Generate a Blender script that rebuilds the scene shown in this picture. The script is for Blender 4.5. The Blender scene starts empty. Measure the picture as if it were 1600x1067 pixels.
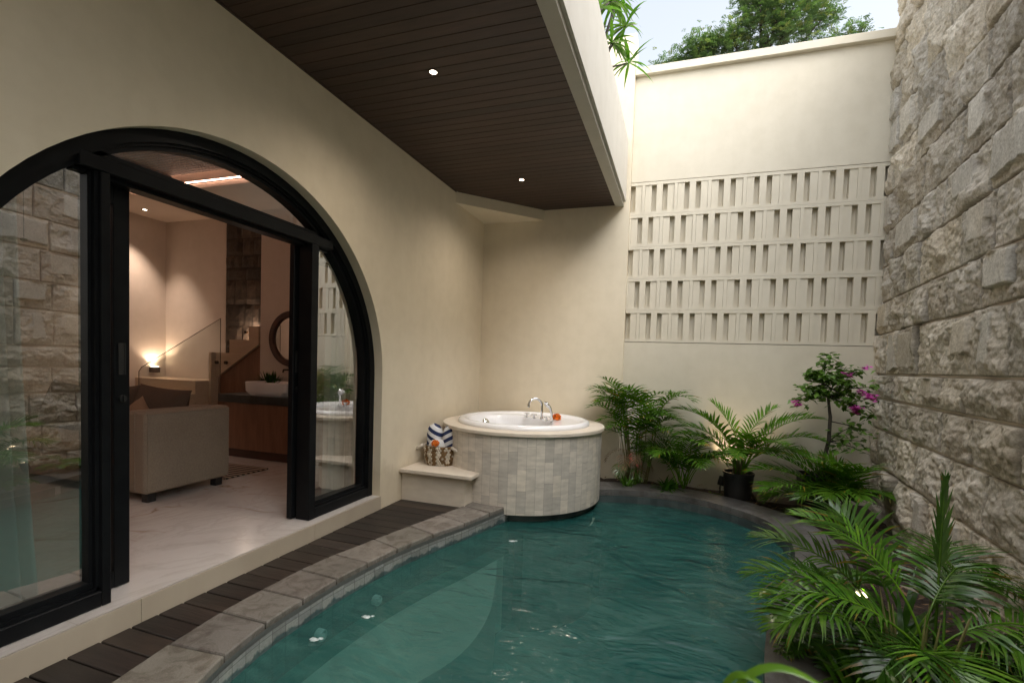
import bpy, math, random
import numpy as np
from mathutils import Vector, Matrix
R_ = math.radians
rnd = random.Random(7)
scene = bpy.context.scene
COL = scene.collection
PI = math.pi
EXPO = 1.78

# ------------------------------------------------------------------ materials
def nmat(name):
    m = bpy.data.materials.new(name); m.use_nodes = True
    nt = m.node_tree; b = nt.nodes['Principled BSDF']
    return m, nt, b

def ramp(nt, src, stops):
    r = nt.nodes.new('ShaderNodeValToRGB')
    e = r.color_ramp.elements
    while len(e) < len(stops): e.new(0.5)
    for i, (p, c) in enumerate(stops):
        e[i].position = p; e[i].color = (c[0], c[1], c[2], 1)
    nt.links.new(src, r.inputs[0])
    return r.outputs[0]

def coords(nt, stretch=(1, 1, 1), rot=(0, 0, 0)):
    t = nt.nodes.new('ShaderNodeTexCoord'); mp = nt.nodes.new('ShaderNodeMapping')
    mp.inputs['Scale'].default_value = stretch; mp.inputs['Rotation'].default_value = rot
    nt.links.new(t.outputs['Object'], mp.inputs[0])
    return mp.outputs[0]

def noise(nt, vec, scale, detail=5, rough=.55, dist=0):
    n = nt.nodes.new('ShaderNodeTexNoise')
    n.inputs['Scale'].default_value = scale; n.inputs['Detail'].default_value = detail
    n.inputs['Roughness'].default_value = rough; n.inputs['Distortion'].default_value = dist
    nt.links.new(vec, n.inputs['Vector'])
    return n.outputs['Fac']

def mix(nt, a, b, fac, mode='MIX'):
    m = nt.nodes.new('ShaderNodeMix'); m.data_type = 'RGBA'; m.blend_type = mode
    for s, v in ((m.inputs[0], fac), (m.inputs[6], a), (m.inputs[7], b)):
        if hasattr(v, 'is_linked') or hasattr(v, 'node'): nt.links.new(v, s)
        elif isinstance(v, (int, float)): s.default_value = v
        else: s.default_value = (v[0], v[1], v[2], 1)
    return m.outputs[2]

def bump(nt, b, h, strength=.3, dist=.01):
    n = nt.nodes.new('ShaderNodeBump'); n.inputs['Strength'].default_value = strength
    n.inputs['Distance'].default_value = dist
    nt.links.new(h, n.inputs['Height']); nt.links.new(n.outputs[0], b.inputs['Normal'])
    return n

def M(name, c1, c2=None, rough=.5, scale=4, detail=5, lo=.35, hi=.65, stretch=(1, 1, 1), bs=0, bscale=60,
      bdist=.004, metal=0, spec=.5, attr=None, rot=(0, 0, 0), rvar=0):
    m, nt, b = nmat(name)
    b.inputs['Roughness'].default_value = rough; b.inputs['Metallic'].default_value = metal
    b.inputs['Specular IOR Level'].default_value = spec
    v = coords(nt, stretch, rot)
    if c2 is None: c2 = c1
    n = noise(nt, v, scale, detail)
    col = ramp(nt, n, [(lo, c1), (hi, c2)])
    if attr:
        a = nt.nodes.new('ShaderNodeAttribute'); a.attribute_name = attr
        col = mix(nt, col, a.outputs['Color'], 1.0, 'MULTIPLY')
    nt.links.new(col, b.inputs['Base Color'])
    if rvar:
        mr = nt.nodes.new('ShaderNodeMapRange'); mr.inputs[3].default_value = rough - rvar; mr.inputs[4].default_value = rough + rvar
        mr.inputs[1].default_value = .3; mr.inputs[2].default_value = .7
        nt.links.new(n, mr.inputs[0]); nt.links.new(mr.outputs[0], b.inputs['Roughness'])
    if bs: bump(nt, b, noise(nt, v, bscale, 4), bs, bdist)
    return m

def emit(name, col, strength):
    m = bpy.data.materials.new(name); m.use_nodes = True
    nt = m.node_tree; nt.nodes.clear()
    e = nt.nodes.new('ShaderNodeEmission'); o = nt.nodes.new('ShaderNodeOutputMaterial')
    e.inputs[0].default_value = (*col, 1); e.inputs[1].default_value = strength
    nt.links.new(e.outputs[0], o.inputs[0])
    return m

def plaster(name, c, c2, rough=.75):
    m, nt, b = nmat(name); b.inputs['Roughness'].default_value = rough
    b.inputs['Specular IOR Level'].default_value = .35
    v = coords(nt)
    big = noise(nt, v, .55, 4, .6, .4)
    st = noise(nt, coords(nt, (5, 5, .35)), 1.3, 5, .62)
    sm = noise(nt, v, 7, 6, .6)
    col = ramp(nt, big, [(.3, c2), (.7, c)])
    col = mix(nt, col, ramp(nt, st, [(.42, (.95, .945, .93)), (.6, (1, 1, 1))]), .35, 'MULTIPLY')
    col = mix(nt, col, ramp(nt, sm, [(.3, (.92, .915, .90)), (.6, (1, 1, 1))]), .7, 'MULTIPLY')
    nt.links.new(col, b.inputs['Base Color'])
    sx = nt.nodes.new('ShaderNodeSeparateXYZ'); nt.links.new(v, sx.inputs[0])
    md = nt.nodes.new('ShaderNodeMath'); md.operation = 'MULTIPLY_ADD'; md.inputs[1].default_value = -.55
    nt.links.new(noise(nt, coords(nt, (1, 1, .5)), 4.5, 6, .65), md.inputs[0]); nt.links.new(sx.outputs['Z'], md.inputs[2])
    col = mix(nt, col, ramp(nt, md.outputs[0], [(0, (.80, .775, .73)), (.12, (1, 1, 1))]), .8, 'MULTIPLY')
    nt.links.new(col, b.inputs['Base Color'])
    h = mix(nt, noise(nt, v, 260, 3), noise(nt, v, 18, 4), .45)
    bump(nt, b, h, .22, .004)
    return m

MAT = {}
MAT['stucco'] = plaster('cream_stucco', (.735, .665, .53), (.705, .63, .495))
MAT['stucco_dim'] = plaster('boundary_stucco_dim', (.665, .615, .51), (.645, .595, .49))  # house stucco darkened so strong light doesn't bleach the boundary wall
MAT['fascia'] = plaster('fascia_stucco_dim', (.56, .535, .48), (.54, .515, .46))  # greyer copy of the house stucco, darkened to offset strong sky light
MAT['inner'] = plaster('interior_paint', (.63, .56, .495), (.60, .53, .465))
MAT['ceil'] = M('ceiling_paint', (.60, .50, .42), (.57, .47, .39), .8, 1.2)
MAT['black'] = M('black_aluminium', (.0045, .005, .006), (.007, .008, .009), .42, 9, bs=.05, bscale=400, bdist=.001, spec=.14)
MAT['blackp'] = M('black_plastic', (.010, .010, .010), (.018, .017, .016), .5, 12, bs=.2, bscale=60)
MAT['chrome'] = M('chrome', (.8, .8, .82), (.74, .75, .77), .08, 30, metal=1)
MAT['acrylic'] = M('white_acrylic', (.80, .80, .82), (.78, .785, .81), .13, 3)
MAT['lime'] = M('limestone_slab', (.60, .53, .44), (.66, .595, .51), .55, 7, bs=.12, bscale=90, rvar=.08)
MAT['tile'] = M('limestone_tile', (.74, .74, .74), (1, 1, 1), .6, 9, 7, .3, .7, (1, 1, 3), bs=.2, bscale=70, attr='Col')
MAT['bench'] = M('bench_tile', (.56, .50, .415), (.64, .58, .49), .6, 5, 7, .3, .7, (1.5, 1.5, 4), bs=.15, bscale=70)
MAT['steel_pin'] = M('dark_bronze', (.05, .035, .025), (.07, .05, .035), .4, 9, metal=.8)

def wood(name, ca, cb, axis='X', rough=.5, board=None, grain=28, bs=.3):
    m, nt, b = nmat(name); b.inputs['Roughness'].default_value = rough
    st = {'X': (.12, 1, 1), 'Y': (1, .12, 1), 'Z': (1, 1, .12)}[axis]
    v = coords(nt, st)
    g = noise(nt, v, grain, 6, .65, .6)
    g2 = noise(nt, v, grain * .25, 4, .6, 1.0)
    col = ramp(nt, mix(nt, g, g2, .5), [(.36, ca), (.64, cb)])
    a = nt.nodes.new('ShaderNodeAttribute'); a.attribute_name = 'Col'
    if board: col = mix(nt, col, a.outputs['Color'], 1.0, 'MULTIPLY')
    nt.links.new(col, b.inputs['Base Color'])
    bump(nt, b, g, bs, .003)
    return m
MAT['soffit'] = wood('dark_soffit_wood', (.028, .0135, .0098), (.054, .029, .0215), 'X', .5, True, 40, .15)
MAT['deck'] = wood('dark_deck_wood', (.010, .0075, .006), (.031, .0225, .0175), 'X', .55, True, 34, .8)
MAT['oak'] = wood('brown_oak_veneer', (.155, .072, .040), (.24, .118, .068), 'Z', .42, None, 30, .1)
MAT['pale_oak'] = wood('pale_oak_stair', (.44, .33, .23), (.52, .40, .29), 'X', .45, None, 30, .05)
MAT['darkwood'] = wood('dark_walnut', (.05, .02, .012), (.085, .035, .02), 'X', .4, None, 40, .1)
MAT['hatchwood'] = wood('brown_board', (.050, .030, .022), (.085, .055, .042), 'X', .55, True, 40, .3)

def marble():
    m, nt, b = nmat('veined_marble'); b.inputs['Roughness'].default_value = .21
    v = coords(nt, (1, 1, 1))
    n = noise(nt, v, 1.1, 7, .62, 1.6)
    base = ramp(nt, n, [(.25, (.50, .46, .43)), (.48, (.57, .535, .51)), (.75, (.60, .575, .555))])
    n2 = noise(nt, coords(nt, (.8, 1.7, 1), (0, 0, .5)), .42, 4, .5, 1.6)
    d = nt.nodes.new('ShaderNodeMath'); d.operation = 'SUBTRACT'; nt.links.new(n2, d.inputs[0]); d.inputs[1].default_value = .5
    ab = nt.nodes.new('ShaderNodeMath'); ab.operation = 'ABSOLUTE'; nt.links.new(d.outputs[0], ab.inputs[0])
    vein = ramp(nt, ab.outputs[0], [(0, (.60, .46, .34)), (.0022, (.80, .72, .64)), (.012, (1, 1, 1))])
    n3 = noise(nt, coords(nt, (1.4, .8, 1), (0, 0, -.4)), 1.5, 6, .6, 3)
    mk = ramp(nt, noise(nt, coords(nt, (1, 1, 1), (0, 0, 1.1)), 1.3, 3), [(.46, (0, 0, 0)), (.58, (1, 1, 1))])
    vein = mix(nt, (1, 1, 1), vein, mk)
    d3 = nt.nodes.new('ShaderNodeMath'); d3.operation = 'SUBTRACT'; nt.links.new(n3, d3.inputs[0]); d3.inputs[1].default_value = .47
    a3 = nt.nodes.new('ShaderNodeMath'); a3.operation = 'ABSOLUTE'; nt.links.new(d3.outputs[0], a3.inputs[0])
    v3 = ramp(nt, a3.outputs[0], [(0, (.86, .84, .82)), (.06, (1, 1, 1))])
    col = mix(nt, mix(nt, base, vein, 1, 'MULTIPLY'), v3, .6, 'MULTIPLY')
    br = nt.nodes.new('ShaderNodeTexBrick'); br.offset = 0
    for k, val in (('Scale', 1), ('Mortar Size', .0022), ('Brick Width', 1.35), ('Row Height', .68), ('Mortar Smooth', 0)): br.inputs[k].default_value = val
    br.inputs['Color1'].default_value = (1, 1, 1, 1); br.inputs['Color2'].default_value = (.97, .97, .97, 1); br.inputs['Mortar'].default_value = (.85, .83, .8, 1)
    vv = coords(nt, (1, 1, 1), (0, 0, PI / 2))
    nt.links.new(vv, br.inputs['Vector'])
    col = mix(nt, col, br.outputs['Color'], 1, 'MULTIPLY')
    nt.links.new(col, b.inputs['Base Color'])
    return m
MAT['marble'] = marble()
MAT['riser'] = M('beige_marble_riser', (.35, .30, .232), (.43, .375, .295), .3, 2.2, 7, .3, .7, (1, 1, .5))

def granite(name, c1, c2, rough=.7):
    m, nt, b = nmat(name); b.inputs['Roughness'].default_value = rough
    v = coords(nt)
    big = noise(nt, v, 3.2, 6, .65, .5); fine = noise(nt, v, 170, 3, .7)
    st = noise(nt, v, 9, 7, .7, 1)
    col = ramp(nt, big, [(.3, c1), (.7, c2)])
    col = mix(nt, col, ramp(nt, fine, [(.35, (.78, .78, .78)), (.65, (1.12, 1.12, 1.12))]), .8, 'MULTIPLY')
    col = mix(nt, col, ramp(nt, st, [(.38, (.55, .50, .46)), (.54, (1, 1, 1))]), .85, 'MULTIPLY')
    a = nt.nodes.new('ShaderNodeAttribute'); a.attribute_name = 'Col'
    col = mix(nt, col, a.outputs['Color'], 1, 'MULTIPLY')
    nt.links.new(col, b.inputs['Base Color'])
    bump(nt, b, mix(nt, fine, st, .4), .35, .004)
    return m
MAT['coping'] = granite('grey_coping_stone', (.150, .138, .122), (.225, .208, .186))
MAT['coping2'] = granite('dark_coping_stone', (.085, .08, .075), (.17, .165, .16), .45)

def rockmat():
    m, nt, b = nmat('rock_face_stone'); b.inputs['Roughness'].default_value = .85
    b.inputs['Specular IOR Level'].default_value = .25
    v = coords(nt)
    a = nt.nodes.new('ShaderNodeAttribute'); a.attribute_name = 'Col'
    n1 = noise(nt, v, 9, 8, .7, .6); n2 = noise(nt, v, 55, 6, .7); n3 = noise(nt, v, 2.2, 5, .6, .5)
    col = mix(nt, a.outputs['Color'], ramp(nt, n1, [(.3, (.72, .69, .65)), (.65, (1.12, 1.11, 1.09))]), .9, 'MULTIPLY')
    col = mix(nt, col, ramp(nt, n2, [(.32, (.60, .58, .55)), (.6, (1.12, 1.12, 1.12))]), .9, 'MULTIPLY')
    col = mix(nt, col, ramp(nt, n3, [(.3, (.90, .85, .76)), (.55, (1, 1, 1))]), .5, 'MULTIPLY')
    nt.links.new(col, b.inputs['Base Color'])
    h = mix(nt, noise(nt, v, 40, 8, .75), noise(nt, v, 150, 4, .7), .35)
    bn = bump(nt, b, h, .85, .012)
    al = a.outputs['Alpha']
    mm = nt.nodes.new('ShaderNodeMath'); mm.operation = 'MULTIPLY'; mm.inputs[1].default_value = .75
    nt.links.new(al, mm.inputs[0]); nt.links.new(mm.outputs[0], bn.inputs['Strength'])
    return m
MAT['rock'] = rockmat()
MAT['darkrock'] = M('dark_lava_stone', (.035, .028, .022), (.10, .078, .058), .85, 7, 8, .3, .7, bs=.8, bscale=30, bdist=.015, attr='Col')

def fabric(name, c1, c2, sc=220, rough=.9, bs=.5):
    m, nt, b = nmat(name); b.inputs['Roughness'].default_value = rough
    b.inputs['Specular IOR Level'].default_value = .15
    v = coords(nt)
    n = noise(nt, v, sc, 3, .7); n2 = noise(nt, v, 5, 4)
    col = mix(nt, ramp(nt, n, [(.3, c1), (.7, c2)]), ramp(nt, n2, [(.3, (.9, .9, .9)), (.7, (1, 1, 1))]), 1, 'MULTIPLY')
    nt.links.new(col, b.inputs['Base Color']); bump(nt, b, n, bs, .002)
    return m
MAT['sofa'] = fabric('beige_linen', (.225, .185, .143), (.345, .292, .232), 150)
MAT['cush'] = fabric('brown_cushion', (.075, .052, .038), (.12, .085, .064), 150)
MAT['cush2'] = fabric('tan_cushion', (.22, .15, .10), (.28, .19, .13), 150)
MAT['terry'] = fabric('white_terry', (.62, .63, .66), (.78, .79, .80), 160, bs=1)

def curtain_mat():
    m, nt, b = nmat('sheer_curtain')
    b.inputs['Base Color'].default_value = (.72, .76, .72, 1); b.inputs['Roughness'].default_value = .8
    tr = nt.nodes.new('ShaderNodeBsdfTranslucent'); tr.inputs[0].default_value = (.55, .58, .55, 1)
    tp = nt.nodes.new('ShaderNodeBsdfTransparent')
    a = nt.nodes.new('ShaderNodeMixShader'); a.inputs[0].default_value = .22
    c = nt.nodes.new('ShaderNodeMixShader'); c.inputs[0].default_value = .10
    o = nt.nodes['Material Output']
    nt.links.new(b.outputs[0], a.inputs[1]); nt.links.new(tr.outputs[0], a.inputs[2])
    nt.links.new(a.outputs[0], c.inputs[1]); nt.links.new(tp.outputs[0], c.inputs[2]); nt.links.new(c.outputs[0], o.inputs[0])
    return m
MAT['curtain'] = curtain_mat()

def glass_mat(name, tint, refl, refl_col=(1, 1, 1)):
    m = bpy.data.materials.new(name); m.use_nodes = True; nt = m.node_tree; nt.nodes.clear()
    t = nt.nodes.new('ShaderNodeBsdfTransparent'); t.inputs[0].default_value = (*tint, 1)
    g = nt.nodes.new('ShaderNodeBsdfGlossy'); g.inputs['Roughness'].default_value = .0; g.inputs[0].default_value = (*refl_col, 1)
    ge = nt.nodes.new('ShaderNodeNewGeometry'); dt = nt.nodes.new('ShaderNodeVectorMath'); dt.operation = 'DOT_PRODUCT'
    nt.links.new(ge.outputs['Normal'], dt.inputs[0]); nt.links.new(ge.outputs['Incoming'], dt.inputs[1])
    ab = nt.nodes.new('ShaderNodeMath'); ab.operation = 'ABSOLUTE'; nt.links.new(dt.outputs['Value'], ab.inputs[0])
    iv = nt.nodes.new('ShaderNodeMath'); iv.operation = 'SUBTRACT'; iv.inputs[0].default_value = 1; nt.links.new(ab.outputs[0], iv.inputs[1])
    lw = nt.nodes.new('ShaderNodeMath'); lw.operation = 'POWER'; lw.inputs[1].default_value = 4; nt.links.new(iv.outputs[0], lw.inputs[0])
    mr = nt.nodes.new('ShaderNodeMapRange'); mr.inputs[3].default_value = refl; mr.inputs[4].default_value = 1
    x = nt.nodes.new('ShaderNodeMixShader'); o = nt.nodes.new('ShaderNodeOutputMaterial')
    nt.links.new(lw.outputs[0], mr.inputs[0]); nt.links.new(mr.outputs[0], x.inputs[0])
    nt.links.new(t.outputs[0], x.inputs[1]); nt.links.new(g.outputs[0], x.inputs[2]); nt.links.new(x.outputs[0], o.inputs[0])
    return m
MAT['glass'] = glass_mat('coated_window_glass', (.78, .83, .82), .42)
MAT['rail_glass'] = glass_mat('railing_glass', (.93, .95, .94), .03)
MAT['clear'] = glass_mat('clear_glass', (.92, .94, .93), .06)

def leafmat(name, c1, c2, rough=.33, trans=.25, tc=None, spec=.5):
    m, nt, b = nmat(name); b.inputs['Roughness'].default_value = rough; b.inputs['Specular IOR Level'].default_value = spec
    a = nt.nodes.new('ShaderNodeAttribute'); a.attribute_name = 'Col'
    n = noise(nt, coords(nt), 14, 4)
    col = mix(nt, ramp(nt, n, [(.3, c1), (.7, c2)]), a.outputs['Color'], 1, 'MULTIPLY')
    nt.links.new(col, b.inputs['Base Color'])
    tr = nt.nodes.new('ShaderNodeBsdfTranslucent')
    nt.links.new(mix(nt, col, tc or (1.3, 1.5, .5), 1, 'MULTIPLY'), tr.inputs[0])
    x = nt.nodes.new('ShaderNodeMixShader'); x.inputs[0].default_value = trans
    o = nt.nodes['Material Output']
    nt.links.new(b.outputs[0], x.inputs[1]); nt.links.new(tr.outputs[0], x.inputs[2]); nt.links.new(x.outputs[0], o.inputs[0])
    return m
MAT['palm'] = leafmat('palm_leaf', (.050, .145, .012), (.11, .24, .022), .22)
MAT['palmdark'] = leafmat('dark_palm_leaf', (.034, .105, .012), (.07, .17, .02), .2)
MAT['palmgrey'] = leafmat('blue_green_leaf', (.05, .09, .075), (.10, .15, .12), .4, .1)
MAT['stem'] = leafmat('palm_stem', (.10, .12, .03), (.20, .17, .06), .5, .05)
MAT['dry'] = leafmat('dry_leaf', (.13, .075, .04), (.24, .16, .09), .8, .1)
MAT['bouleaf'] = leafmat('small_green_leaf', (.07, .15, .022), (.14, .26, .045), .4)
MAT['pink'] = leafmat('magenta_bract', (.60, .06, .40), (.80, .20, .62), .6, .3, (1, .8, 1))
MAT['orange'] = leafmat('orange_petal', (.80, .17, .01), (.95, .30, .02), .6, .2, (1, .8, .5))
MAT['treeleaf'] = leafmat('tree_leaf', (.055, .11, .055), (.13, .19, .11), .5, .3)
MAT['bark'] = M('dark_bark', (.025, .020, .016), (.06, .05, .04), .85, 14, bs=.8, bscale=40, bdist=.01)
MAT['soil'] = M('damp_soil', (.018, .011, .007), (.05, .03, .019), .95, 16, 8, bs=1, bscale=45, bdist=.03)

def add_uv_none(): pass

# ------------------------------------------------------------------ mesh builder
ORIG = {}
class MB:
    def __init__(s): s.v = []; s.f = []; s.c = []; s.cur = (1, 1, 1)
    def col(s, c): s.cur = (c, c, c) if isinstance(c, (int, float)) else c; return s
    def add(s, vs, fs):
        n = len(s.v); s.v += [tuple(p) for p in vs]
        for f in fs: s.f.append([n + i for i in f]); s.c.append(s.cur)
    def box(s, x0, x1, y0, y1, z0, z1, bev=0):
        if bev:
            b = bev; xs = (x0, x1); ys = (y0, y1); zs = (z0, z1)
            # chamfered box : 24 verts
            vs = []; idx = {}
            for i in (0, 1):
                for j in (0, 1):
                    for k in (0, 1):
                        sx, sy, sz = (1 - 2 * i), (1 - 2 * j), (1 - 2 * k)
                        for a in range(3):
                            p = [xs[i] + sx * b, ys[j] + sy * b, zs[k] + sz * b]
                            p[a] = (xs[i], ys[j], zs[k])[a]
                            idx[i, j, k, a] = len(vs); vs.append(p)
            I = idx; fs = []
            for i in (0, 1):
                q = [I[i, 0, 0, 0], I[i, 1, 0, 0], I[i, 1, 1, 0], I[i, 0, 1, 0]]; fs.append(q if i else q[::-1])
                q = [I[0, i, 0, 1], I[1, i, 0, 1], I[1, i, 1, 1], I[0, i, 1, 1]]; fs.append(q[::-1] if i else q)
                q = [I[0, 0, i, 2], I[1, 0, i, 2], I[1, 1, i, 2], I[0, 1, i, 2]]; fs.append(q if i else q[::-1])
            for i in (0, 1):
                for j in (0, 1):
                    q = [I[i, j, 0, 0], I[i, j, 1, 0], I[i, j, 1, 1], I[i, j, 0, 1]]; fs.append(q if i != j else q[::-1])
                    q = [I[i, 0, j, 0], I[i, 1, j, 0], I[i, 1, j, 2], I[i, 0, j, 2]]; fs.append(q[::-1] if i != j else q)
                    q = [I[0, i, j, 1], I[1, i, j, 1], I[1, i, j, 2], I[0, i, j, 2]]; fs.append(q if i != j else q[::-1])
                    for k in (0, 1):
                        q = [I[i, j, k, 0], I[i, j, k, 1], I[i, j, k, 2]]; fs.append(q if (i + j + k) % 2 else q[::-1])
            s.add(vs, fs)
        else:
            s.add([(x0, y0, z0), (x1, y0, z0), (x1, y1, z0), (x0, y1, z0), (x0, y0, z1), (x1, y0, z1), (x1, y1, z1), (x0, y1, z1)],
                  [(0, 3, 2, 1), (4, 5, 6, 7), (0, 1, 5, 4), (1, 2, 6, 5), (2, 3, 7, 6), (3, 0, 4, 7)])
        return s
    def prism(s, poly, a0, a1, axis='z'):
        n = len(poly)
        def P(p, h): return {'z': (p[0], p[1], h), 'x': (h, p[0], p[1]), 'y': (p[0], h, p[1])}[axis]
        vs = [P(p, a0) for p in poly] + [P(p, a1) for p in poly]
        fs = [list(range(n))[::-1], list(range(n, 2 * n))] + [(i, (i + 1) % n, n + (i + 1) % n, n + i) for i in range(n)]
        s.add(vs, fs); return s
    def tube(s, pts, rad, n=8, cap=True):
        pts = [Vector(p) for p in pts]; m = len(pts)
        rad = [rad] * m if isinstance(rad, (int, float)) else rad
        vs = []; up = None
        for i, p in enumerate(pts):
            t = (pts[min(i + 1, m - 1)] - pts[max(i - 1, 0)]).normalized()
            if up is None: up = t.orthogonal().normalized()
            up = (up - t * up.dot(t)); up = up.normalized() if up.length > 1e-6 else t.orthogonal().normalized()
            sd = t.cross(up)
            for k in range(n):
                a = 2 * PI * k / n; vs.append(p + (up * math.cos(a) + sd * math.sin(a)) * rad[i])
        fs = [(i * n + k, i * n + (k + 1) % n, (i + 1) * n + (k + 1) % n, (i + 1) * n + k) for i in range(m - 1) for k in range(n)]
        if cap: fs += [list(range(n))[::-1], [(m - 1) * n + k for k in range(n)]]
        s.add(vs, fs); return s
    def lathe(s, prof, c, n=32, close=False):
        vs = [(c[0] + r * math.cos(2 * PI * k / n), c[1] + r * math.sin(2 * PI * k / n), c[2] + z) for r, z in prof for k in range(n)]
        fs = [(i * n + k, i * n + (k + 1) % n, (i + 1) * n + (k + 1) % n, (i + 1) * n + k) for i in range(len(prof) - 1) for k in range(n)]
        if close: fs += [list(range(n))[::-1], [(len(prof) - 1) * n + k for k in range(n)]]
        s.add(vs, fs); return s
    def blob(s, c, r, n=8, m=6, jit=0):
        vs = []
        for i in range(m + 1):
            th = PI * i / m
            for k in range(n):
                a = 2 * PI * k / n; q = 1 + (rnd.random() - .5) * jit
                vs.append((c[0] + r[0] * math.sin(th) * math.cos(a) * q, c[1] + r[1] * math.sin(th) * math.sin(a) * q, c[2] + r[2] * math.cos(th) * q))
        s.add(vs, [(i * n + k, (i + 1) * n + k, (i + 1) * n + (k + 1) % n, i * n + (k + 1) % n) for i in range(m) for k in range(n)])
        return s
    def xform(s, mat, start=0):
        for i in range(start, len(s.v)): s.v[i] = tuple(mat @ Vector(s.v[i]))
    def build(s, name, mat, parent=None, smooth=False, sub=0, bevel=0):
        o0 = ORIG.get(parent, Vector((0, 0, 0))) if parent else Vector((0, 0, 0))
        me = bpy.data.meshes.new(name)
        me.from_pydata([(p[0] - o0.x, p[1] - o0.y, p[2] - o0.z) for p in s.v], [], s.f); me.update()
        at = me.color_attributes.new('Col', 'FLOAT_COLOR', 'CORNER')
        arr = np.ones((len(me.loops), 4), np.float32); i = 0
        for f, c in zip(s.f, s.c):
            arr[i:i + len(f), :3] = c; i += len(f)
        at.data.foreach_set('color', arr.ravel())
        o = bpy.data.objects.new(name, me); COL.objects.link(o)
        me.materials.append(MAT[mat] if isinstance(mat, str) else mat)
        if smooth:
            me.polygons.foreach_set('use_smooth', [True] * len(me.polygons))
        if parent: o.parent = parent; ORIG[o] = o0.copy()
        else: ORIG[o] = Vector((0, 0, 0))
        if bevel:
            b = o.modifiers.new('bevel', 'BEVEL'); b.width = bevel; b.segments = 2; b.limit_method = 'ANGLE'
        if sub:
            d = o.modifiers.new('sub', 'SUBSURF'); d.levels = sub; d.render_levels = sub
        return o

def tag(o, label=None, cat=None, group=None, kind=None):
    if label: o['label'] = label
    if cat: o['category'] = cat
    if group: o['group'] = group
    if kind: o['kind'] = kind
    return o
def thing(name, loc, label, cat, group=None):
    o = bpy.data.objects.new(name, None); COL.objects.link(o); o.location = loc; o.empty_display_size = .1
    ORIG[o] = Vector(loc); tag(o, label, cat, group)
    return o
def smooth_angle(o, deg=35):
    me = o.data; me.polygons.foreach_set('use_smooth', [True] * len(me.polygons))
    try: me.set_sharp_from_angle(angle=R_(deg))
    except Exception: pass
    return o

# ------------------------------------------------------------------ camera
Fv = Vector((-.3114, .9493, -.0424)).normalized()
yaw, pitch, roll = R_(-18.159), R_(-2.430), R_(-1.977)
Fv = Vector((math.sin(yaw) * math.cos(pitch), math.cos(yaw) * math.cos(pitch), math.sin(pitch)))
r0 = Vector((math.cos(yaw), -math.sin(yaw), 0)); u0 = r0.cross(Fv)
Rv = r0 * math.cos(roll) - u0 * math.sin(roll); Uv = r0 * math.sin(roll) + u0 * math.cos(roll)
cd = bpy.data.cameras.new('camera'); cam = bpy.data.objects.new('camera', cd); COL.objects.link(cam)
Mx = Matrix(((Rv.x, Uv.x, -Fv.x, 2.45), (Rv.y, Uv.y, -Fv.y, 0), (Rv.z, Uv.z, -Fv.z, 1.328), (0, 0, 0, 1)))
cam.matrix_world = Mx
cd.sensor_width = 36; cd.lens = 743.95 / 1600 * 36
cd.shift_x = -(813.7 - 800) / 1600; cd.shift_y = (598.8 - 533.5) / 1600
cd.clip_start = .02; cd.clip_end = 2000
cd.dof.use_dof = True; cd.dof.focus_distance = 4.3; cd.dof.aperture_fstop = 4.5
scene.camera = cam

# ------------------------------------------------------------------ light
w = bpy.data.worlds.new('World'); scene.world = w; w.use_nodes = True
nt = w.node_tree; bg = nt.nodes['Background']
sky = nt.nodes.new('ShaderNodeTexSky'); sky.sky_type = 'NISHITA'; sky.sun_disc = False
SUN_EL, SUN_AZ = R_(52), R_(126)      # azimuth measured clockwise from +Y
sky.sun_elevation = SUN_EL; sky.sun_rotation = SUN_AZ
sky.air_density = 1.4; sky.dust_density = 4; sky.ozone_density = 1
hs = nt.nodes.new('ShaderNodeHueSaturation'); hs.inputs['Saturation'].default_value = .36
nt.links.new(sky.outputs[0], hs.inputs['Color']); nt.links.new(hs.outputs[0], bg.inputs[0])
bg.inputs[1].default_value = .1
sl = bpy.data.lights.new('sun', 'SUN'); so = bpy.data.objects.new('sun', sl); COL.objects.link(so)
sl.energy = 1.65; sl.angle = R_(110); sl.color = (1, .985, .96)
sd = Vector((math.sin(SUN_AZ) * math.cos(SUN_EL), math.cos(SUN_AZ) * math.cos(SUN_EL), math.sin(SUN_EL)))
so.rotation_euler = sd.to_track_quat('Z', 'Y').to_euler(); so.location = (6, -4, 9)

def lamp(name, kind, loc, energy, col, target=None, size=None, blend=.6, rad=.03):
    l = bpy.data.lights.new(name, kind); o = bpy.data.objects.new(name, l); COL.objects.link(o)
    l.energy = energy; l.color = col; o.location = loc
    if kind in ('POINT', 'SPOT'): l.shadow_soft_size = rad
    if kind == 'SPOT': l.spot_size = R_(size); l.spot_blend = blend
    if target is not None:
        d = Vector(loc) - Vector(target); o.rotation_euler = d.to_track_quat('Z', 'Y').to_euler()
    return o
WARM = (1, .76, .60); PINK = (1, .60, .42)
# ------------------------------------------------------------------ house
YC, ZC, RA = 2.215, 1.16, 1.365
FL = .113
def arch(r, z0, n=48):
    pts = [(YC - r, z0)]
    pts += [(YC - r * math.cos(PI * i / n), ZC + r * math.sin(PI * i / n)) for i in range(n + 1)]
    return pts + [(YC + r, z0)]
def ring(r1, r2, z0): return arch(r1, z0) + arch(r2, z0)[::-1]

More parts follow.
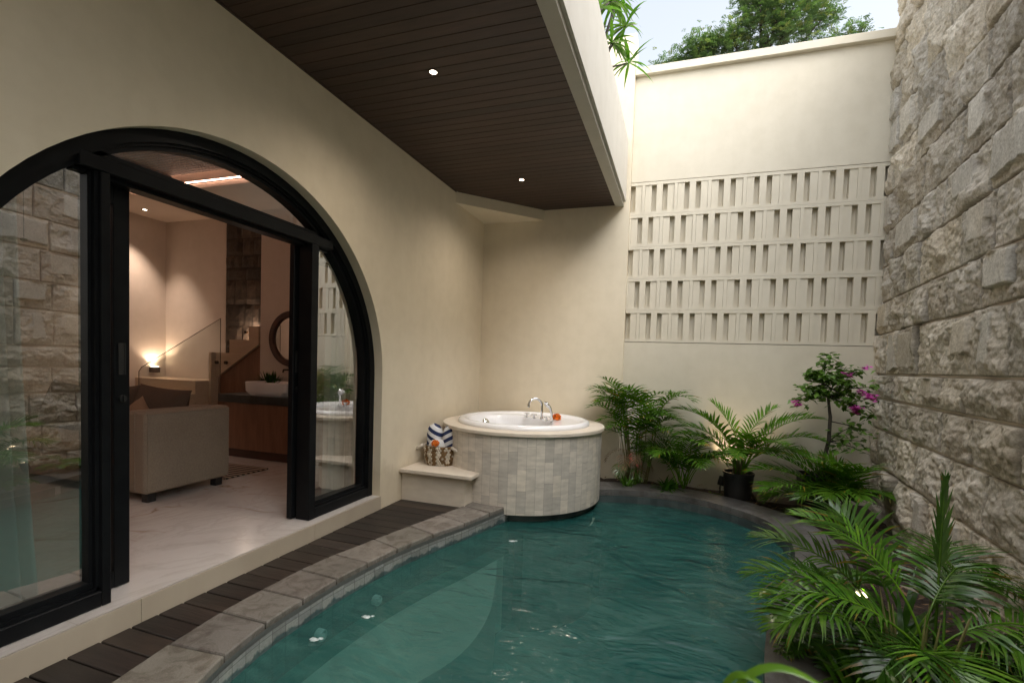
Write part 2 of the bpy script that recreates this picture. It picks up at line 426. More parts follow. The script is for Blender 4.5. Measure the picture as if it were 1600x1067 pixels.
house = thing('villa_house', (0, 2.2, 0), 'cream rendered house with a large black framed arch opening onto the pool', 'house')
m = MB(); poly = [(-3, -.2), (YC - RA, -.2)] + arch(RA, -.2)[1:-1] + [(YC + RA, -.2), (5.745, -.2), (5.745, 3.45), (-3, 3.45)]
m.prism(poly, -.2, 0, 'x'); m.build('facade_wall', 'stucco', house)
m = MB().box(-.25, 1.83, 5.745, 5.95, -.3, 5.17); m.build('end_wall', 'stucco', house)
m = MB().prism([(0, 4.905), (.765, 5.70), (.80, 5.745), (0, 5.745)], 3.098, 3.222, 'z'); m.build('corner_bulkhead', 'stucco', house)
# soffit planks
m = MB(); y = -2.95; k = 0
while y < 5.74:
    c = .78 + .44 * rnd.random(); m.col((c, c * (.95 + .08 * rnd.random()), c * (.92 + .1 * rnd.random())))
    m.box(.012, 1.662, y, min(y + .0845, 5.743), 3.22, 3.235, .002); y += .0875
m.col(.12).box(0.0, 1.667, -3, 5.744, 3.2335, 3.26)
m.build('soffit', 'soffit', house)
m = MB().box(0.0005, .010, -3, 4.9, 3.212, 3.2325); m.build('soffit_trim', 'hatchwood', house)
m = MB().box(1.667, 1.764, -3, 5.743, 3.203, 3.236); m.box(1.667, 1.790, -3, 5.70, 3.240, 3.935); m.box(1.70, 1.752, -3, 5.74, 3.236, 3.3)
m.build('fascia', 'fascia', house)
m = MB().box(-4.85, 1.66, -3, 5.744, 3.452, 3.6); m.build('roof', 'stucco_dim', house)
m = MB()
for ya, yb in ((YC - RA - .02, 1.602), (1.6045, 2.78), (2.7825, YC + RA + .012)): m.box(-.006, .006, ya, yb, -.2, FL - .003, .001)
m.build('door_step', 'riser', house)
m = MB().box(-.2, -.0065, YC - RA, YC + RA, -.2, FL - .0135); m.box(-.0135, -.0065, YC - RA, YC + RA, FL - .0134, FL - .0065); m.build('step_joint', 'blackp', house)
# interior shell
m = MB().box(-4.75, -4.57, -2.6, 5.2, -.1, 3.45); m.box(-4.57, -3.43, 4.93, 5.2, -.1, 3.45); m.box(-2.66, -.2, 4.78, 5.2, -.1, 3.45)
m.box(-4.57, -.2, -2.6, -2.4, -.1, 3.45); m.build('interior_wall', 'inner', house)
m = MB()
TX0, TX1, TY0, TY1 = -3.71, -.55, -.4, 3.98
m.box(-4.57, TX0, -2.4, 4.93, 3.15, 3.2); m.box(TX1, -.2, -2.4, 4.78, 3.15, 3.2)
m.box(TX0, TX1, -2.4, TY0, 3.15, 3.2); m.box(TX0, TX1, TY1, 4.775, 3.15, 3.2); m.box(TX0, -2.665, 4.776, 4.93, 3.15, 3.2)
m.box(-4.57, -.2, -2.4, 4.93, 3.40, 3.448)
m.build('interior_ceiling', 'ceil', house)
# woven tray panels
def rattan():
    m, nt, b = nmat('woven_rattan'); b.inputs['Roughness'].default_value = .6
    v = coords(nt)
    outs = []
    for ax in ('X', 'Y'):
        wv = nt.nodes.new('ShaderNodeTexWave'); wv.bands_direction = ax; wv.inputs['Scale'].default_value = 6.5
        nt.links.new(v, wv.inputs['Vector']); outs.append(wv.outputs['Fac'])
    mm = nt.nodes.new('ShaderNodeMath'); mm.operation = 'MULTIPLY'; nt.links.new(outs[0], mm.inputs[0]); nt.links.new(outs[1], mm.inputs[1])
    n = noise(nt, coords(nt, (.5, 2.5, 1)), 2.2, 5, .6, 1)
    col = mix(nt, ramp(nt, mm.outputs[0], [(.10, (.13, .058, .026)), (.45, (.012, .006, .004))]), ramp(nt, n, [(.35, (.45, .4, .38)), (.65, (1.1, 1.1, 1.1))]), 1, 'MULTIPLY')
    nt.links.new(col, b.inputs['Base Color']); bump(nt, b, mm.outputs[0], .5, .006)
    return m
MAT['rattan'] = rattan()
m = MB(); xs = [TX0 + .10, -3.02, -1.98, TX1 - .10]
for a, b in zip(xs[:-1], xs[1:]): m.box(a + .02, b - .02, TY0 + .1, TY1 - .12, 3.262, 3.27)
m.build('rattan_panel', 'rattan', house)
m = MB()
for x in xs[1:-1]: m.box(x - .03, x + .03, TY0 + .1, TY1 - .10, 3.235, 3.262)
m.build('panel_batten', 'darkwood', house)
m = MB(); q = .016
m.box(TX0 + .004, TX1, TY1 - q, TY1 - .006, 3.212, 3.222); m.box(TX0 + .004, TX0 + q, TY0, TY1 - q, 3.212, 3.222)
m.box(TX0 + .004, TX1, TY0, TY0 + q, 3.212, 3.222); m.box(TX1 - q, TX1 - .004, TY0 + q, TY1 - q, 3.212, 3.222)
MAT['cove'] = emit('cove_led', (1, .56, .40), 6)
m.build('cove_light', 'cove', house)
# dark stone feature panel behind the stairs
def darkstone():
    m = MB(); z = .9
    while z < 3.148:
        h = rnd.uniform(.14, .34); z1 = min(z + h, 3.149); x = -3.43
        while x < -2.665:
            wd = rnd.uniform(.13, .36); x1 = min(x + wd, -2.664)
            if -2.664 - x1 < .07: x1 = -2.664
            d = rnd.uniform(0, .012); c = rnd.uniform(.55, 1.35); m.col((c, c * .96, c * .92))
            n = 5; vs = []
            for j in range(n + 1):
                for i in range(n + 1):
                    e = 0 if i in (0, n) or j in (0, n) else 1
                    vs.append((x + .003 + (x1 - x - .006) * i / n, 4.935 - e * (.012 + d + rnd.random() * .012), z + .003 + (z1 - z - .006) * j / n))
            m.add(vs, [(j * (n + 1) + i, j * (n + 1) + i + 1, (j + 1) * (n + 1) + i + 1, (j + 1) * (n + 1) + i) for j in range(n) for i in range(n)])
            x = x1
        z = z1
    m.col(.3).box(-3.43, -2.66, 4.936, 5.2, -.1, 3.45)
    return m
darkstone().build('stone_panel', 'darkrock', house)
# arched door set
m = MB().prism(ring(RA - .001, RA - .062, FL), -.20, -.08, 'x'); m.prism(ring(RA - .062, RA - .098, FL), -.185, -.115, 'x')
m.prism(ring(RA - .062, RA - .076, FL), -.114, -.098, 'x')
door = m.build('arched_door', 'black', house)
def archspan(z, r): 
    d = math.sqrt(max(r * r - (z - ZC) ** 2, 0)); return YC - d, YC + d
a, b = archspan(2.17, RA - .07)
m = MB().box(-.2, -.079, a, b, 2.135, 2.200, .003); m.box(-.21, -.13, a, b, 2.118, 2.134); m.box(-.185, -.115, a + .02, b - .02, 2.201, 2.235)
m.build('transom_bar', 'black', door)
for y0, y1, g0, g1, h0, h1 in ((1.487, 1.525, 1.458, 1.4865, 1.472, 1.4868), (2.81, 2.876, 2.877, 2.905, 2.8765, 2.891)):
    m = MB().box(-.2, -.0795, y0, y1, FL + .001, 2.134, .003); m.box(-.19, -.125, g0, g1, FL + .04, 2.134); m.box(-.124, -.10, h0, h1, FL + .05, 2.134)
    m.build('mullion', 'black', door)
for y0, y1, g0, g1 in ((YC - RA + .06, 1.487, YC - RA + .10, 1.458), (2.876, YC + RA - .06, 2.905, YC + RA - .10)):
    m = MB().box(-.2, -.081, y0, y1, FL + .001, FL + .075, .004); m.box(-.19, -.12, y0, y1, FL + .0755, FL + .115)
    m.box(-.119, -.10, y0, y1, FL + .0755, FL + .09); m.build('sill_rail', 'black', door)
def pane(poly): 
    m = MB(); n = len(poly); m.add([(-.15, p[0], p[1]) for p in poly], [list(range(n))]); return m
def side_poly(lo, hi, z0, z1, left):
    pts = []; N = 24; r = RA - .09
    for i in range(N + 1):
        z = z0 + (z1 - z0) * i / N
        a, b = (YC - r, YC + r) if z < ZC else archspan(z, r)
        pts.append((a, z) if left else (b, z))
    if left: pts = [(max(min(p[0], hi), 0), p[1]) for p in pts]; return [(hi, z0)] + pts + ([(hi, z1)] if pts[-1][0] < hi - .001 else [])
    pts = [(max(p[0], lo), p[1]) for p in pts]; return [(lo, z0)] + pts + ([(lo, z1)] if pts[-1][0] > lo + .001 else [])
pane(side_poly(0, 1.47, FL + .1, 2.14, True)).build('glass_pane', 'glass', door)
pane(side_poly(2.90, 0, FL + .1, 2.14, False)).build('glass_pane', 'glass', door)
rr = RA - .09; zs = 2.22; th0 = math.asin((zs - ZC) / rr); lun = []
for i in range(33):
    t = th0 + (PI - 2 * th0) * i / 32; lun.append((YC - rr * math.cos(t), ZC + rr * math.sin(t)))
pane(lun).build('glass_pane', 'clear', door)
for y0, y1, hy in ((.93, 1.694, 1.656), (2.785, 3.50, 2.823)):
    m = MB(); X0, X1 = -.262, -.218; sw = .074
    m.box(X0, X1, y0, y0 + sw, FL + .004, 2.13, .003); m.box(X0, X1, y1 - sw, y1, FL + .004, 2.13, .003)
    m.box(X0 + .002, X1 - .002, y0 + sw, y1 - sw, FL + .006, FL + .09); m.box(X0 + .002, X1 - .002, y0 + sw, y1 - sw, 2.04, 2.128)
    m.build('sliding_leaf', 'black', door)
    g = MB(); xm = -.24; g.add([(xm, y0 + sw, FL + .09), (xm, y1 - sw, FL + .09), (xm, y1 - sw, 2.04), (xm, y0 + sw, 2.04)], [(0, 1, 2, 3)])
    g.build('glass_pane', 'clear', door)
    h = MB(); h.box(-.2179, -.2155, hy - .017, hy + .017, 1.20, 1.36, .001)
    h.box(-.2154, -.213, hy - .017, hy - .012, 1.20, 1.36); h.box(-.2154, -.213, hy + .012, hy + .017, 1.20, 1.36)
    h.build('door_handle', 'blackp', door)
    h = MB(); h.tube([(-.2179, hy, 1.08), (-.205, hy, 1.08)], .018, 16); h.box(-.2049, -.195, hy - .004, hy + .004, 1.066, 1.094); h.build('door_lock', 'blackp', door)

# floor (structure)
m = MB().box(-4.57, -.2001, -2.4, 4.93, FL - .12, FL - .002); m.box(-.1999, -.014, YC - RA + .0005, YC + RA - .0005, FL - .0133, FL - .002)
tag(m.build('floor', 'marble'), 'veined cream marble floor inside the house', 'floor', kind='structure')

# recessed downlights
MAT['lens_warm'] = emit('downlight_lens', (1, .80, .62), 7)
def downlight(x, y, z, label, spot=None):
    t = thing('ceiling_downlight', (x, y, z), label, 'downlight', 'recessed ceiling downlights')
    MB().lathe([(.024, .006), (.024, -.003), (.034, -.005), (.038, -.001), (.038, .0)], (x, y, z), 24).build('trim_ring', 'steel_pin', t, True)
    m = MB(); m.lathe([(.0005, -.0012), (.0235, -.0012)], (x, y, z), 20); m.build('lens', 'lens_warm', t)
    if spot: lamp('downlight_lamp', 'SPOT', (x, y, z - .02), spot[0], spot[3] if len(spot) > 3 else WARM, (x + spot[1], y, 0), spot[2], 1.0 if len(spot) > 3 else .75, .03)
downlight(.833, 2.856, 3.219, 'recessed downlight in the dark wood soffit, the nearer one above the arch', (12, .1, 150, (1, .84, .68)))
downlight(.829, 4.738, 3.219, 'recessed downlight in the dark wood soffit close to the end wall', (12, .1, 150, (1, .84, .68)))
downlight(-4.22, 4.415, 3.149, 'recessed downlight in the pale interior ceiling above the sofa wall', (30, -.25, 75))

# ------------------------------------------------------------------ interior things
st = thing('staircase', (-3.5, 4.6, FL), 'pale wood staircase with glass railing in the corner of the room', 'staircase')
m = MB().box(-4.569, -3.45, 4.52, 4.928, FL, .955, .004); m.build('landing', 'pale_oak', st)
m = MB().box(-4.40, -3.45, 4.20, 4.519, FL, .79, .004); m.build('step', 'pale_oak', st)
m = MB().box(-4.20, -3.45, 3.90, 4.199, FL, .60, .004); m.build('step', 'pale_oak', st)
m = MB().prism([(-3.40, 1.0), (-3.40, 1.33), (-3.16, 1.33), (-3.16, 1.505), (-2.83, 1.505), (-2.83, 1.68), (-2.668, 1.68), (-2.668, 1.45), (-3.30, 1.05)], 4.76, 4.90, 'y')
m.box(-3.445, -3.401, 4.70, 4.90, FL, 1.33); m.build('stringer', 'pale_oak', st)
m = MB().prism([(-3.40, FL), (-3.40, .998), (-3.30, 1.046), (-2.668, 1.446), (-2.668, FL)], 4.80, 4.899, 'y'); m.build('under_stair_panel', 'oak', st)
m = MB(); m.prism([(-4.154, .45), (-4.154, 1.052), (-4.10, 1.11), (-2.76, 1.735), (-2.76, .75)], 4.300, 4.31, 'y'); 
m.build('glass_railing', 'rail_glass', st)
m = MB().tube([(-4.154, 4.3, .45), (-4.154, 4.3, 1.052), (-4.10, 4.3, 1.11), (-2.76, 4.3, 1.735), (-2.76, 4.3, .75)], .0045, 6); m.build('railing_edge', 'steel_pin', st)
for x, z in ((-3.36, 1.20), (-3.20, 1.20), (-2.86, 1.60)):
    MB().tube([(x, 4.758, z), (x, 4.73, z)], .022, 14).build('railing_bolt', 'steel_pin', st)
m = MB().box(-2.95, -2.90, 4.88, 4.893, 1.53, 1.57); m.build('step_light', emit('step_light_lens', (1, .7, .42), 10), st)
lamp('step_lamp', 'POINT', (-2.90, 4.80, 1.60), 1.0, WARM, rad=.02)

wl = thing('wall_lamp', (-4.57, 4.747, 1.06), 'small dark up-light lamp on the wall beside the stairs', 'wall lamp')
MB().box(-4.569, -4.48, 4.70, 4.795, 1.02, 1.10, .004).build('lamp_body', 'steel_pin', wl)
MB().box(-4.56, -4.49, 4.712, 4.783, 1.1005, 1.103).build('lamp_lens', emit('lamp_lens', (1, .78, .52), 8), wl)
lamp('wall_lamp_bulb', 'SPOT', (-4.50, 4.747, 1.115), 3.2, (1, .72, .50), (-4.56, 4.747, 3), 118, .5, .02)

# vanity
vy0, vy1, vx0, vx1 = 4.227, 4.78, -2.66, -.95
vn = thing('vanity_cabinet', (-1.8, 4.5, FL), 'brown wood vanity cabinet with a dark stone top', 'cabinet')
m = MB().box(vx0, -1.655, vy0, vy1, FL + .10, .755, .003)
m.build('cabinet_body', 'oak', vn)
MB().box(vx0 + .02, -1.675, vy0 + .03, vy1, FL, FL + .099).build('plinth', 'darkwood', vn)
MB().box(vx0 - .02, -1.1, vy0 - .02, vy1, .757, .848, .004).build('countertop', granite('dark_terrazzo', (.022, .025, .024), (.055, .06, .056), .3), vn)
MB().box(-1.64, -1.12, vy0 + .06, vy1, FL, .756).build('side_panel', 'oak', vn)
sk = thing('wash_basin', (-2.03, 4.42, .849), 'white rectangular vessel sink on the dark vanity top', 'sink')
m = MB(); pts = []
def rrect(cx, cy, hx, hy, r, n=6):
    o = []
    for sx, sy, a0 in ((1, 1, 0), (-1, 1, 90), (-1, -1, 180), (1, -1, 270)):
        for i in range(n + 1):
            a = R_(a0 + 90 * i / n); o.append((cx + sx * (hx - r) + r * math.cos(a), cy + sy * (hy - r) + r * math.sin(a)))
    return o
def loft(m, rings):
    n = len(rings[0]); vs = [p for r in rings for p in r]
    fs = [(i * n + k, i * n + (k + 1) % n, (i + 1) * n + (k + 1) % n, (i + 1) * n + k) for i in range(len(rings) - 1) for k in range(n)]
    m.add(vs, fs + [list(range(n))[::-1], [(len(rings) - 1) * n + k for k in range(n)]])
def rr3(cx, cy, hx, hy, r, z): return [(p[0], p[1], z) for p in rrect(cx, cy, hx, hy, r)]
loft(m, [rr3(-2.03, 4.42, .26, .155, .06, .849), rr3(-2.03, 4.42, .295, .185, .06, .90), rr3(-2.03, 4.42, .30, .19, .06, 1.0), rr3(-2.03, 4.42, .292, .182, .055, 1.006),
         rr3(-2.03, 4.42, .284, .174, .05, 1.0), rr3(-2.03, 4.42, .24, .13, .05, .91)])
smooth_angle(m.build('basin_bowl', 'acrylic', sk))
ft = thing('basin_tap', (-2.0, 4.66, .849), 'slim bronze tap rising behind the vessel sink', 'tap')
m = MB().tube([(-2.0, 4.66, .849), (-2.0, 4.66, 1.18)], .013, 10); m.tube([(-2.0, 4.66, 1.15), (-2.0, 4.50, 1.15), (-2.0, 4.49, 1.12)], .010, 10)
m.build('tap_body', 'steel_pin', ft, True)
MB().tube([(-2.09, 4.66, 1.18), (-1.98, 4.66, 1.185)], .008, 8).build('tap_lever', 'steel_pin', ft, True)
mr = thing('round_mirror', (-2.13, 4.76, 1.53), 'round wall mirror with a thick dark wood frame', 'mirror')
m = MB(); N = 56
def circ3(r, y): return [(-2.13 + r * math.cos(2 * PI * k / N), y, 1.53 + r * math.sin(2 * PI * k / N)) for k in range(N)]
rings = [circ3(.345, 4.779), circ3(.345, 4.735), circ3(.335, 4.725), circ3(.275, 4.725), circ3(.268, 4.735), circ3(.268, 4.779)]
m.add([p for r in rings for p in r], [(i * N + k, (i + 1) * N + k, (i + 1) * N + (k + 1) % N, i * N + (k + 1) % N) for i in range(5) for k in range(N)])
m.build('mirror_frame', 'darkwood', mr)
MB().prism([(-2.13 + .268 * math.cos(2 * PI * k / N), 1.53 + .268 * math.sin(2 * PI * k / N)) for k in range(N)], 4.752, 4.756, 'y').build('mirror_glass', M('mirror_silver', (.62, .55, .50), None, .02, metal=1), mr)
sp = thing('potted_houseplant', (-2.32, 4.62, .849), 'small dark bushy plant in a bowl at the left of the sink', 'plant')
MB().lathe([(.05, 0), (.075, .03), (.085, .09), (.078, .09), (.07, .07)], (-2.32, 4.62, .849), 20).build('plant_bowl', 'blackp', sp, True)
m = MB()
for i in range(150):
    a = rnd.random() * 6.28; el = R_(rnd.uniform(20, 88)); L = rnd.uniform(.10, .22)
    d = Vector((math.cos(a) * math.cos(el), math.sin(a) * math.cos(el), math.sin(el))); s = d.cross(Vector((0, 0, 1))).normalized() * .011
    b = Vector((-2.32, 4.62, .93)) + Vector((math.cos(a), math.sin(a), 0)) * .04; c = rnd.uniform(.3, .7); m.col(c)
    m.add([b - s * .4, b + s * .4, b + d * L * .6 + s, b + d * L, b + d * L * .6 - s], [(0, 1, 2, 3, 4)])
m.build('foliage', 'palmdark', sp)

# sofa
sf = thing('sofa', (-2.4, 3.0, FL), 'beige upholstered sofa seen from its square arm end', 'sofa')
def soft(x0, x1, y0, y1, z0, z1, bev=.03): return MB().box(x0, x1, y0, y1, z0, z1, bev)
def softpart(nm, mt, par, *a):
    o = soft(*a).build(nm, mt, par); o.modifiers.new('bv', 'BEVEL').width = .012; o.modifiers['bv'].segments = 3
    return smooth_angle(o, 60)
softpart('arm', 'sofa', sf, -1.70, -1.475, 2.60, 3.35, .185, .845, .022)
softpart('arm', 'sofa', sf, -3.75, -3.53, 2.60, 3.35, .185, .845, .022)
softpart('seat_base', 'sofa', sf, -3.53, -1.70, 2.64, 3.349, .185, .42, .02)
softpart('seat_cushion', 'sofa', sf, -3.52, -1.71, 2.61, 3.12, .422, .545, .04)
softpart('backrest', 'sofa', sf, -3.53, -1.70, 3.13, 3.348, .42, .83, .03)
m = MB()
def pip(x, y0, y1, z0, z1): m.tube([(x, y0, z0), (x, y0, z1), (x, y1, z1), (x, y1, z0), (x, y0, z0)], .0055, 6)
pip(-1.476, 2.622, 3.328, .205, .823); pip(-1.70, 2.62, 3.33, .43, .823); m.tube([(-1.588, 2.598, .20), (-1.588, 2.598, .835), (-1.588, 2.66, .8475), (-1.588, 3.30, .8475)], .004, 6)
m.build('piping', 'sofa', sf)
for x in (-1.55, -3.66):
    for y in (2.68, 3.27): MB().prism(rrect(x, y, .035, .035, .008), FL, .184).build('foot', 'blackp', sf)
def pillow(name, c, w, h, t, rot, mt, label):
    o = thing(name, c, label, 'cushion', 'cushions on the sofa')
    m = MB(); n = 14; vs = []
    for sgn in (1, -1):
        for j in range(n + 1):
            for i in range(n + 1):
                u, v = i / n * 2 - 1, j / n * 2 - 1
                k = ((1 - abs(u) ** 2.6) * (1 - abs(v) ** 2.6)) ** .5
                ex = 1 - .07 * (1 - abs(u) ** 2) * (abs(v) ** 4); ey = 1 - .07 * (1 - abs(v) ** 2) * (abs(u) ** 4)
                vs.append((u * w / 2 * ey, sgn * t / 2 * k, v * h / 2 * ex))
    N1 = (n + 1) ** 2
    fs = [(j * (n + 1) + i, j * (n + 1) + i + 1, (j + 1) * (n + 1) + i + 1, (j + 1) * (n + 1) + i) for j in range(n) for i in range(n)]
    fs += [tuple(N1 + q for q in f[::-1]) for f in fs]
    m.add(vs, fs); m.xform(Matrix.Translation(c) @ Matrix.Rotation(rot[2], 4, 'Z') @ Matrix.Rotation(rot[0], 4, 'X') @ Matrix.Rotation(rot[1], 4, 'Y'))
    m.build('cover', mt, o, True)
pillow('throw_cushion', (-1.95, 3.03, .77), .56, .48, .20, (R_(-14), R_(4), R_(8)), 'cush', 'dark brown cushion leaning by the near sofa arm')
pillow('throw_cushion', (-2.45, 3.02, .77), .56, .46, .20, (R_(-14), R_(-5), R_(-4)), 'cush', 'dark brown cushion further along the sofa back, partly behind the door frame')
pillow('throw_cushion', (-2.02, 2.88, .70), .36, .34, .14, (R_(-22), R_(38), R_(0)), 'cush2', 'small tan cushion tilted in front of the dark ones')
pillow('throw_cushion', (-3.2, 3.02, .76), .56, .46, .20, (R_(-14), R_(6), R_(4)), 'cush', 'dark brown cushion seen through the left fixed pane')
# rug
m, nt, b = nmat('striped_rug'); b.inputs['Roughness'].default_value = .95
wv = nt.nodes.new('ShaderNodeTexWave'); wv.bands_direction = 'Y'; wv.inputs['Scale'].default_value = 5.2
nt.links.new(coords(nt, (1, 1, 1)), wv.inputs['Vector'])
nt.links.new(ramp(nt, wv.outputs['Fac'], [(.45, (.035, .025, .02)), (.55, (.38, .30, .23))]), b.inputs['Base Color'])
MAT['rug'] = m
tag(MB().box(-2.6, -1.62, 3.42, 3.93, FL + .001, FL + .012, .003).build('floor_rug', 'rug'), 'dark and cream striped rug on the marble floor before the vanity', 'rug')
# curtains
def curtain(y0, y1, x, label, ph):
    t = thing('curtain', (x, (y0 + y1) / 2, FL), label, 'curtain', 'sheer curtains behind the arch')
    m = MB(); n = 220; K = 14; vs = []
    for j in range(K + 1):
        z = FL + .012 + (2.9 - FL) * j / K
        for i in range(n + 1):
            u = i / n; sp = 1 + .18 * (1 - j / K) ** 2
            yy = (y0 + y1) / 2 + (u - .5) * (y1 - y0) * sp
            vs.append((x + (.032) * math.sin(u * 78 + ph + .6 * math.sin(j * .3)) + .012 * math.sin(u * 71 + j * .2), yy + .008 * math.sin(u * 50), z))
    m.add(vs, [(j * (n + 1) + i, j * (n + 1) + i + 1, (j + 1) * (n + 1) + i + 1, (j + 1) * (n + 1) + i) for j in range(K) for i in range(n)])
    m.build('curtain_cloth', 'curtain', t, True)
    MB().tube([(x, y0 - .05, 2.92), (x, y1 + .05, 2.92)], .012, 8).build('curtain_rail', 'black', t)
curtain(.60, 1.335, -.40, 'pale sheer curtain hanging behind the left fixed pane', 0)
curtain(3.36, 3.68, -.40, 'pale sheer curtain hanging behind the narrow right pane', 1)
pc = thing('pull_cord', (-1.2, 1.752, 3.15), 'thin dark pull cord with a small bead seen through the left pane', 'cord')
MB().tube([(-1.2, 1.752, 3.148), (-1.2, 1.752, 1.96)], .0022, 5).build('cord', 'blackp', pc)
MB().blob((-1.2, 1.752, 1.945), (.017, .017, .011), 10, 6).build('bead', 'blackp', pc, True)
# unseen downlight added for extra warm light in the room
for x, y in ((-3.9, 1.6),):
    if y != 3.9: downlight(x, y, 3.149 if x < -3.8 else 3.259, 'unseen downlight added to brighten the room, behind the upper arch frame' if x > -2 else 'unseen downlight added to brighten the room near the far wall', (24, 0, 110))
#PART3
# ------------------------------------------------------------------ pool, deck, ground
def resample(pts, step):
    P = [Vector((*p, 0)) for p in pts]; out = []
    for i in range(len(P) - 1):
        p0 = P[max(i - 1, 0)]; p1 = P[i]; p2 = P[i + 1]; p3 = P[min(i + 2, len(P) - 1)]
        n = max(1, int((p2 - p1).length / step))
        for k in range(n):
            t = k / n
            out.append(.5 * ((2 * p1) + (p2 - p0) * t + (2 * p0 - 5 * p1 + 4 * p2 - p3) * t * t + (3 * p1 - p0 - 3 * p2 + p3) * t ** 3))
    out.append(P[-1]); return [(p.x, p.y) for p in out]
def offset(pts, d):
    out = []
    for i, p in enumerate(pts):
        a = pts[max(i - 1, 0)]; b = pts[min(i + 1, len(pts) - 1)]
        t = Vector((b[0] - a[0], b[1] - a[1])).normalized(); out.append((p[0] + t.y * d, p[1] - t.x * d))
    return out
LIN = [(.72, .45), (.54, .8), (.44, 1.03), (.376, 1.262), (.332, 1.508), (.297, 1.794), (.292, 2.05), (.300, 2.33), (.335, 2.594), (.395, 2.856), (.458, 3.145), (.54, 3.48), (.635, 3.86), (.68, 4.10), (.70, 4.25)]
LOUT = [(1.12, .45), (.93, .8), (.79, 1.08), (.678, 1.385), (.629, 1.534), (.584, 1.795), (.579, 2.048), (.585, 2.309), (.611, 2.568), (.654, 2.843), (.745, 3.19), (.856, 3.512), (.945, 3.839), (1.005, 4.06), (1.03, 4.17)]
FAR = [(1.45, 4.95), (1.752, 5.083), (2.168, 5.192), (2.578, 5.165), (2.884, 5.025), (3.109, 4.845), (3.257, 4.66), (3.335, 4.40), (3.345, 4.05), (3.27, 3.65), (3.11, 3.224), (3.013, 2.936), (2.933, 2.619), (2.866, 2.228), (2.82, 1.7), (2.80, 1.1), (2.80, .45)]
lo = resample(LOUT, .06); li = resample(LIN, .06); fa = resample(FAR, .06)
fo = offset(fa, -.345)
def curve_at(c, y):
    for a, b in zip(c[:-1], c[1:]):
        if a[1] <= y <= b[1]: t = (y - a[1]) / max(b[1] - a[1], 1e-6); return a[0] + (b[0] - a[0]) * t
    return c[-1][0] if y > c[-1][1] else c[0][0]
WZ = -.13
# ground far below and around
m = MB(); m.add([(-400, -400, -1.5), (400, -400, -1.5), (400, 400, -1.5), (-400, 400, -1.5)], [(0, 1, 2, 3)])
tag(m.build('ground', M('bare_ground', (.10, .085, .06), (.16, .14, .10), .95, .5)), kind='structure')
# deck boards
m = MB(); y = .28; k = 0
while y < 3.95:
    c = rnd.uniform(.55, 1.55); m.col((c, c * rnd.uniform(.95, 1.0), c * rnd.uniform(.9, 1.02)))
    x1 = max(curve_at(li, y), curve_at(li, y + .125)) + .06
    m.box(.001, x1, y, y + .1205, -.04, -.006 + rnd.uniform(-.001, .001), .003); y += .128
dk = [(p[0] + .03, p[1]) for p in li if p[1] < 3.95]; m.col(.15).prism([(0.0, .2), (dk[0][0], .2)] + dk + [(0.0, dk[-1][1])], -.1, -.046, 'z')
tag(m.build('pool_deck', 'deck'), 'dark brown timber boards between house and pool', 'deck', kind='structure')
# left coping stones
m = MB(); js = [.45, .74, 1.0, 1.27, 1.534, 1.795, 2.048, 2.309, 2.568, 2.843, 3.18, 3.51, 3.84, 4.165]
idx = [min(range(len(lo)), key=lambda i: abs(lo[i][1] - j)) for j in js]
N = len(lo)
def inner_pt(i):  # matching point on the deck side
    p = lo[i]; q = lo[max(i - 1, 0)]; r = lo[min(i + 1, N - 1)]
    best = min(li, key=lambda s: (s[0] - p[0]) ** 2 + (s[1] - p[1]) ** 2); return best
for s, (a, b) in enumerate(zip(idx[:-1], idx[1:])):
    c = rnd.uniform(.82, 1.12); m.col((c, c * rnd.uniform(.97, 1.0), c * rnd.uniform(.93, 1.0)))
    oo = [lo[i] for i in range(a, b + 1)]; ii = [inner_pt(i) for i in range(a, b + 1)]
    g = .0055
    t0 = Vector((oo[1][0] - oo[0][0], oo[1][1] - oo[0][1])).normalized() * g; t1 = Vector((oo[-1][0] - oo[-2][0], oo[-1][1] - oo[-2][1])).normalized() * g
    oo[0] = (oo[0][0] + t0.x, oo[0][1] + t0.y); ii[0] = (ii[0][0] + t0.x, ii[0][1] + t0.y)
    oo[-1] = (oo[-1][0] - t1.x, oo[-1][1] - t1.y); ii[-1] = (ii[-1][0] - t1.x, ii[-1][1] - t1.y)
    dz = rnd.uniform(-.002, .002)
    poly = ii + oo[::-1]
    cx = sum(p[0] for p in poly) / len(poly); cy = sum(p[1] for p in poly) / len(poly)
    n = len(poly); e = .005
    def ins(p): d = Vector((cx - p[0], cy - p[1])); d = d.normalized() * e * 1.3; return (p[0] + d.x, p[1] + d.y)
    vs = [(p[0], p[1], -.045) for p in poly] + [(p[0], p[1], .006 + dz) for p in poly] + [(*ins(p), .012 + dz) for p in poly]
    m.add(vs, [list(range(n)), list(range(2 * n, 3 * n))[::-1]] + [(i + n * h, n * h + n + i, n * h + n + (i + 1) % n, n * h + (i + 1) % n) for i in range(n) for h in (0, 1)])
m.col(.12); base_poly = offset(li, -.0) ; pl = [(p[0] + .02, p[1]) for p in li] + [(p[0] - .012, p[1]) for p in lo][::-1]
n = len(pl); m.add([(p[0], p[1], -.002) for p in pl], [list(range(n))[::-1]])
tag(m.build('pool_edge', 'coping'), 'grey coping stones along the deck side of the pool', 'pool edge', kind='structure')
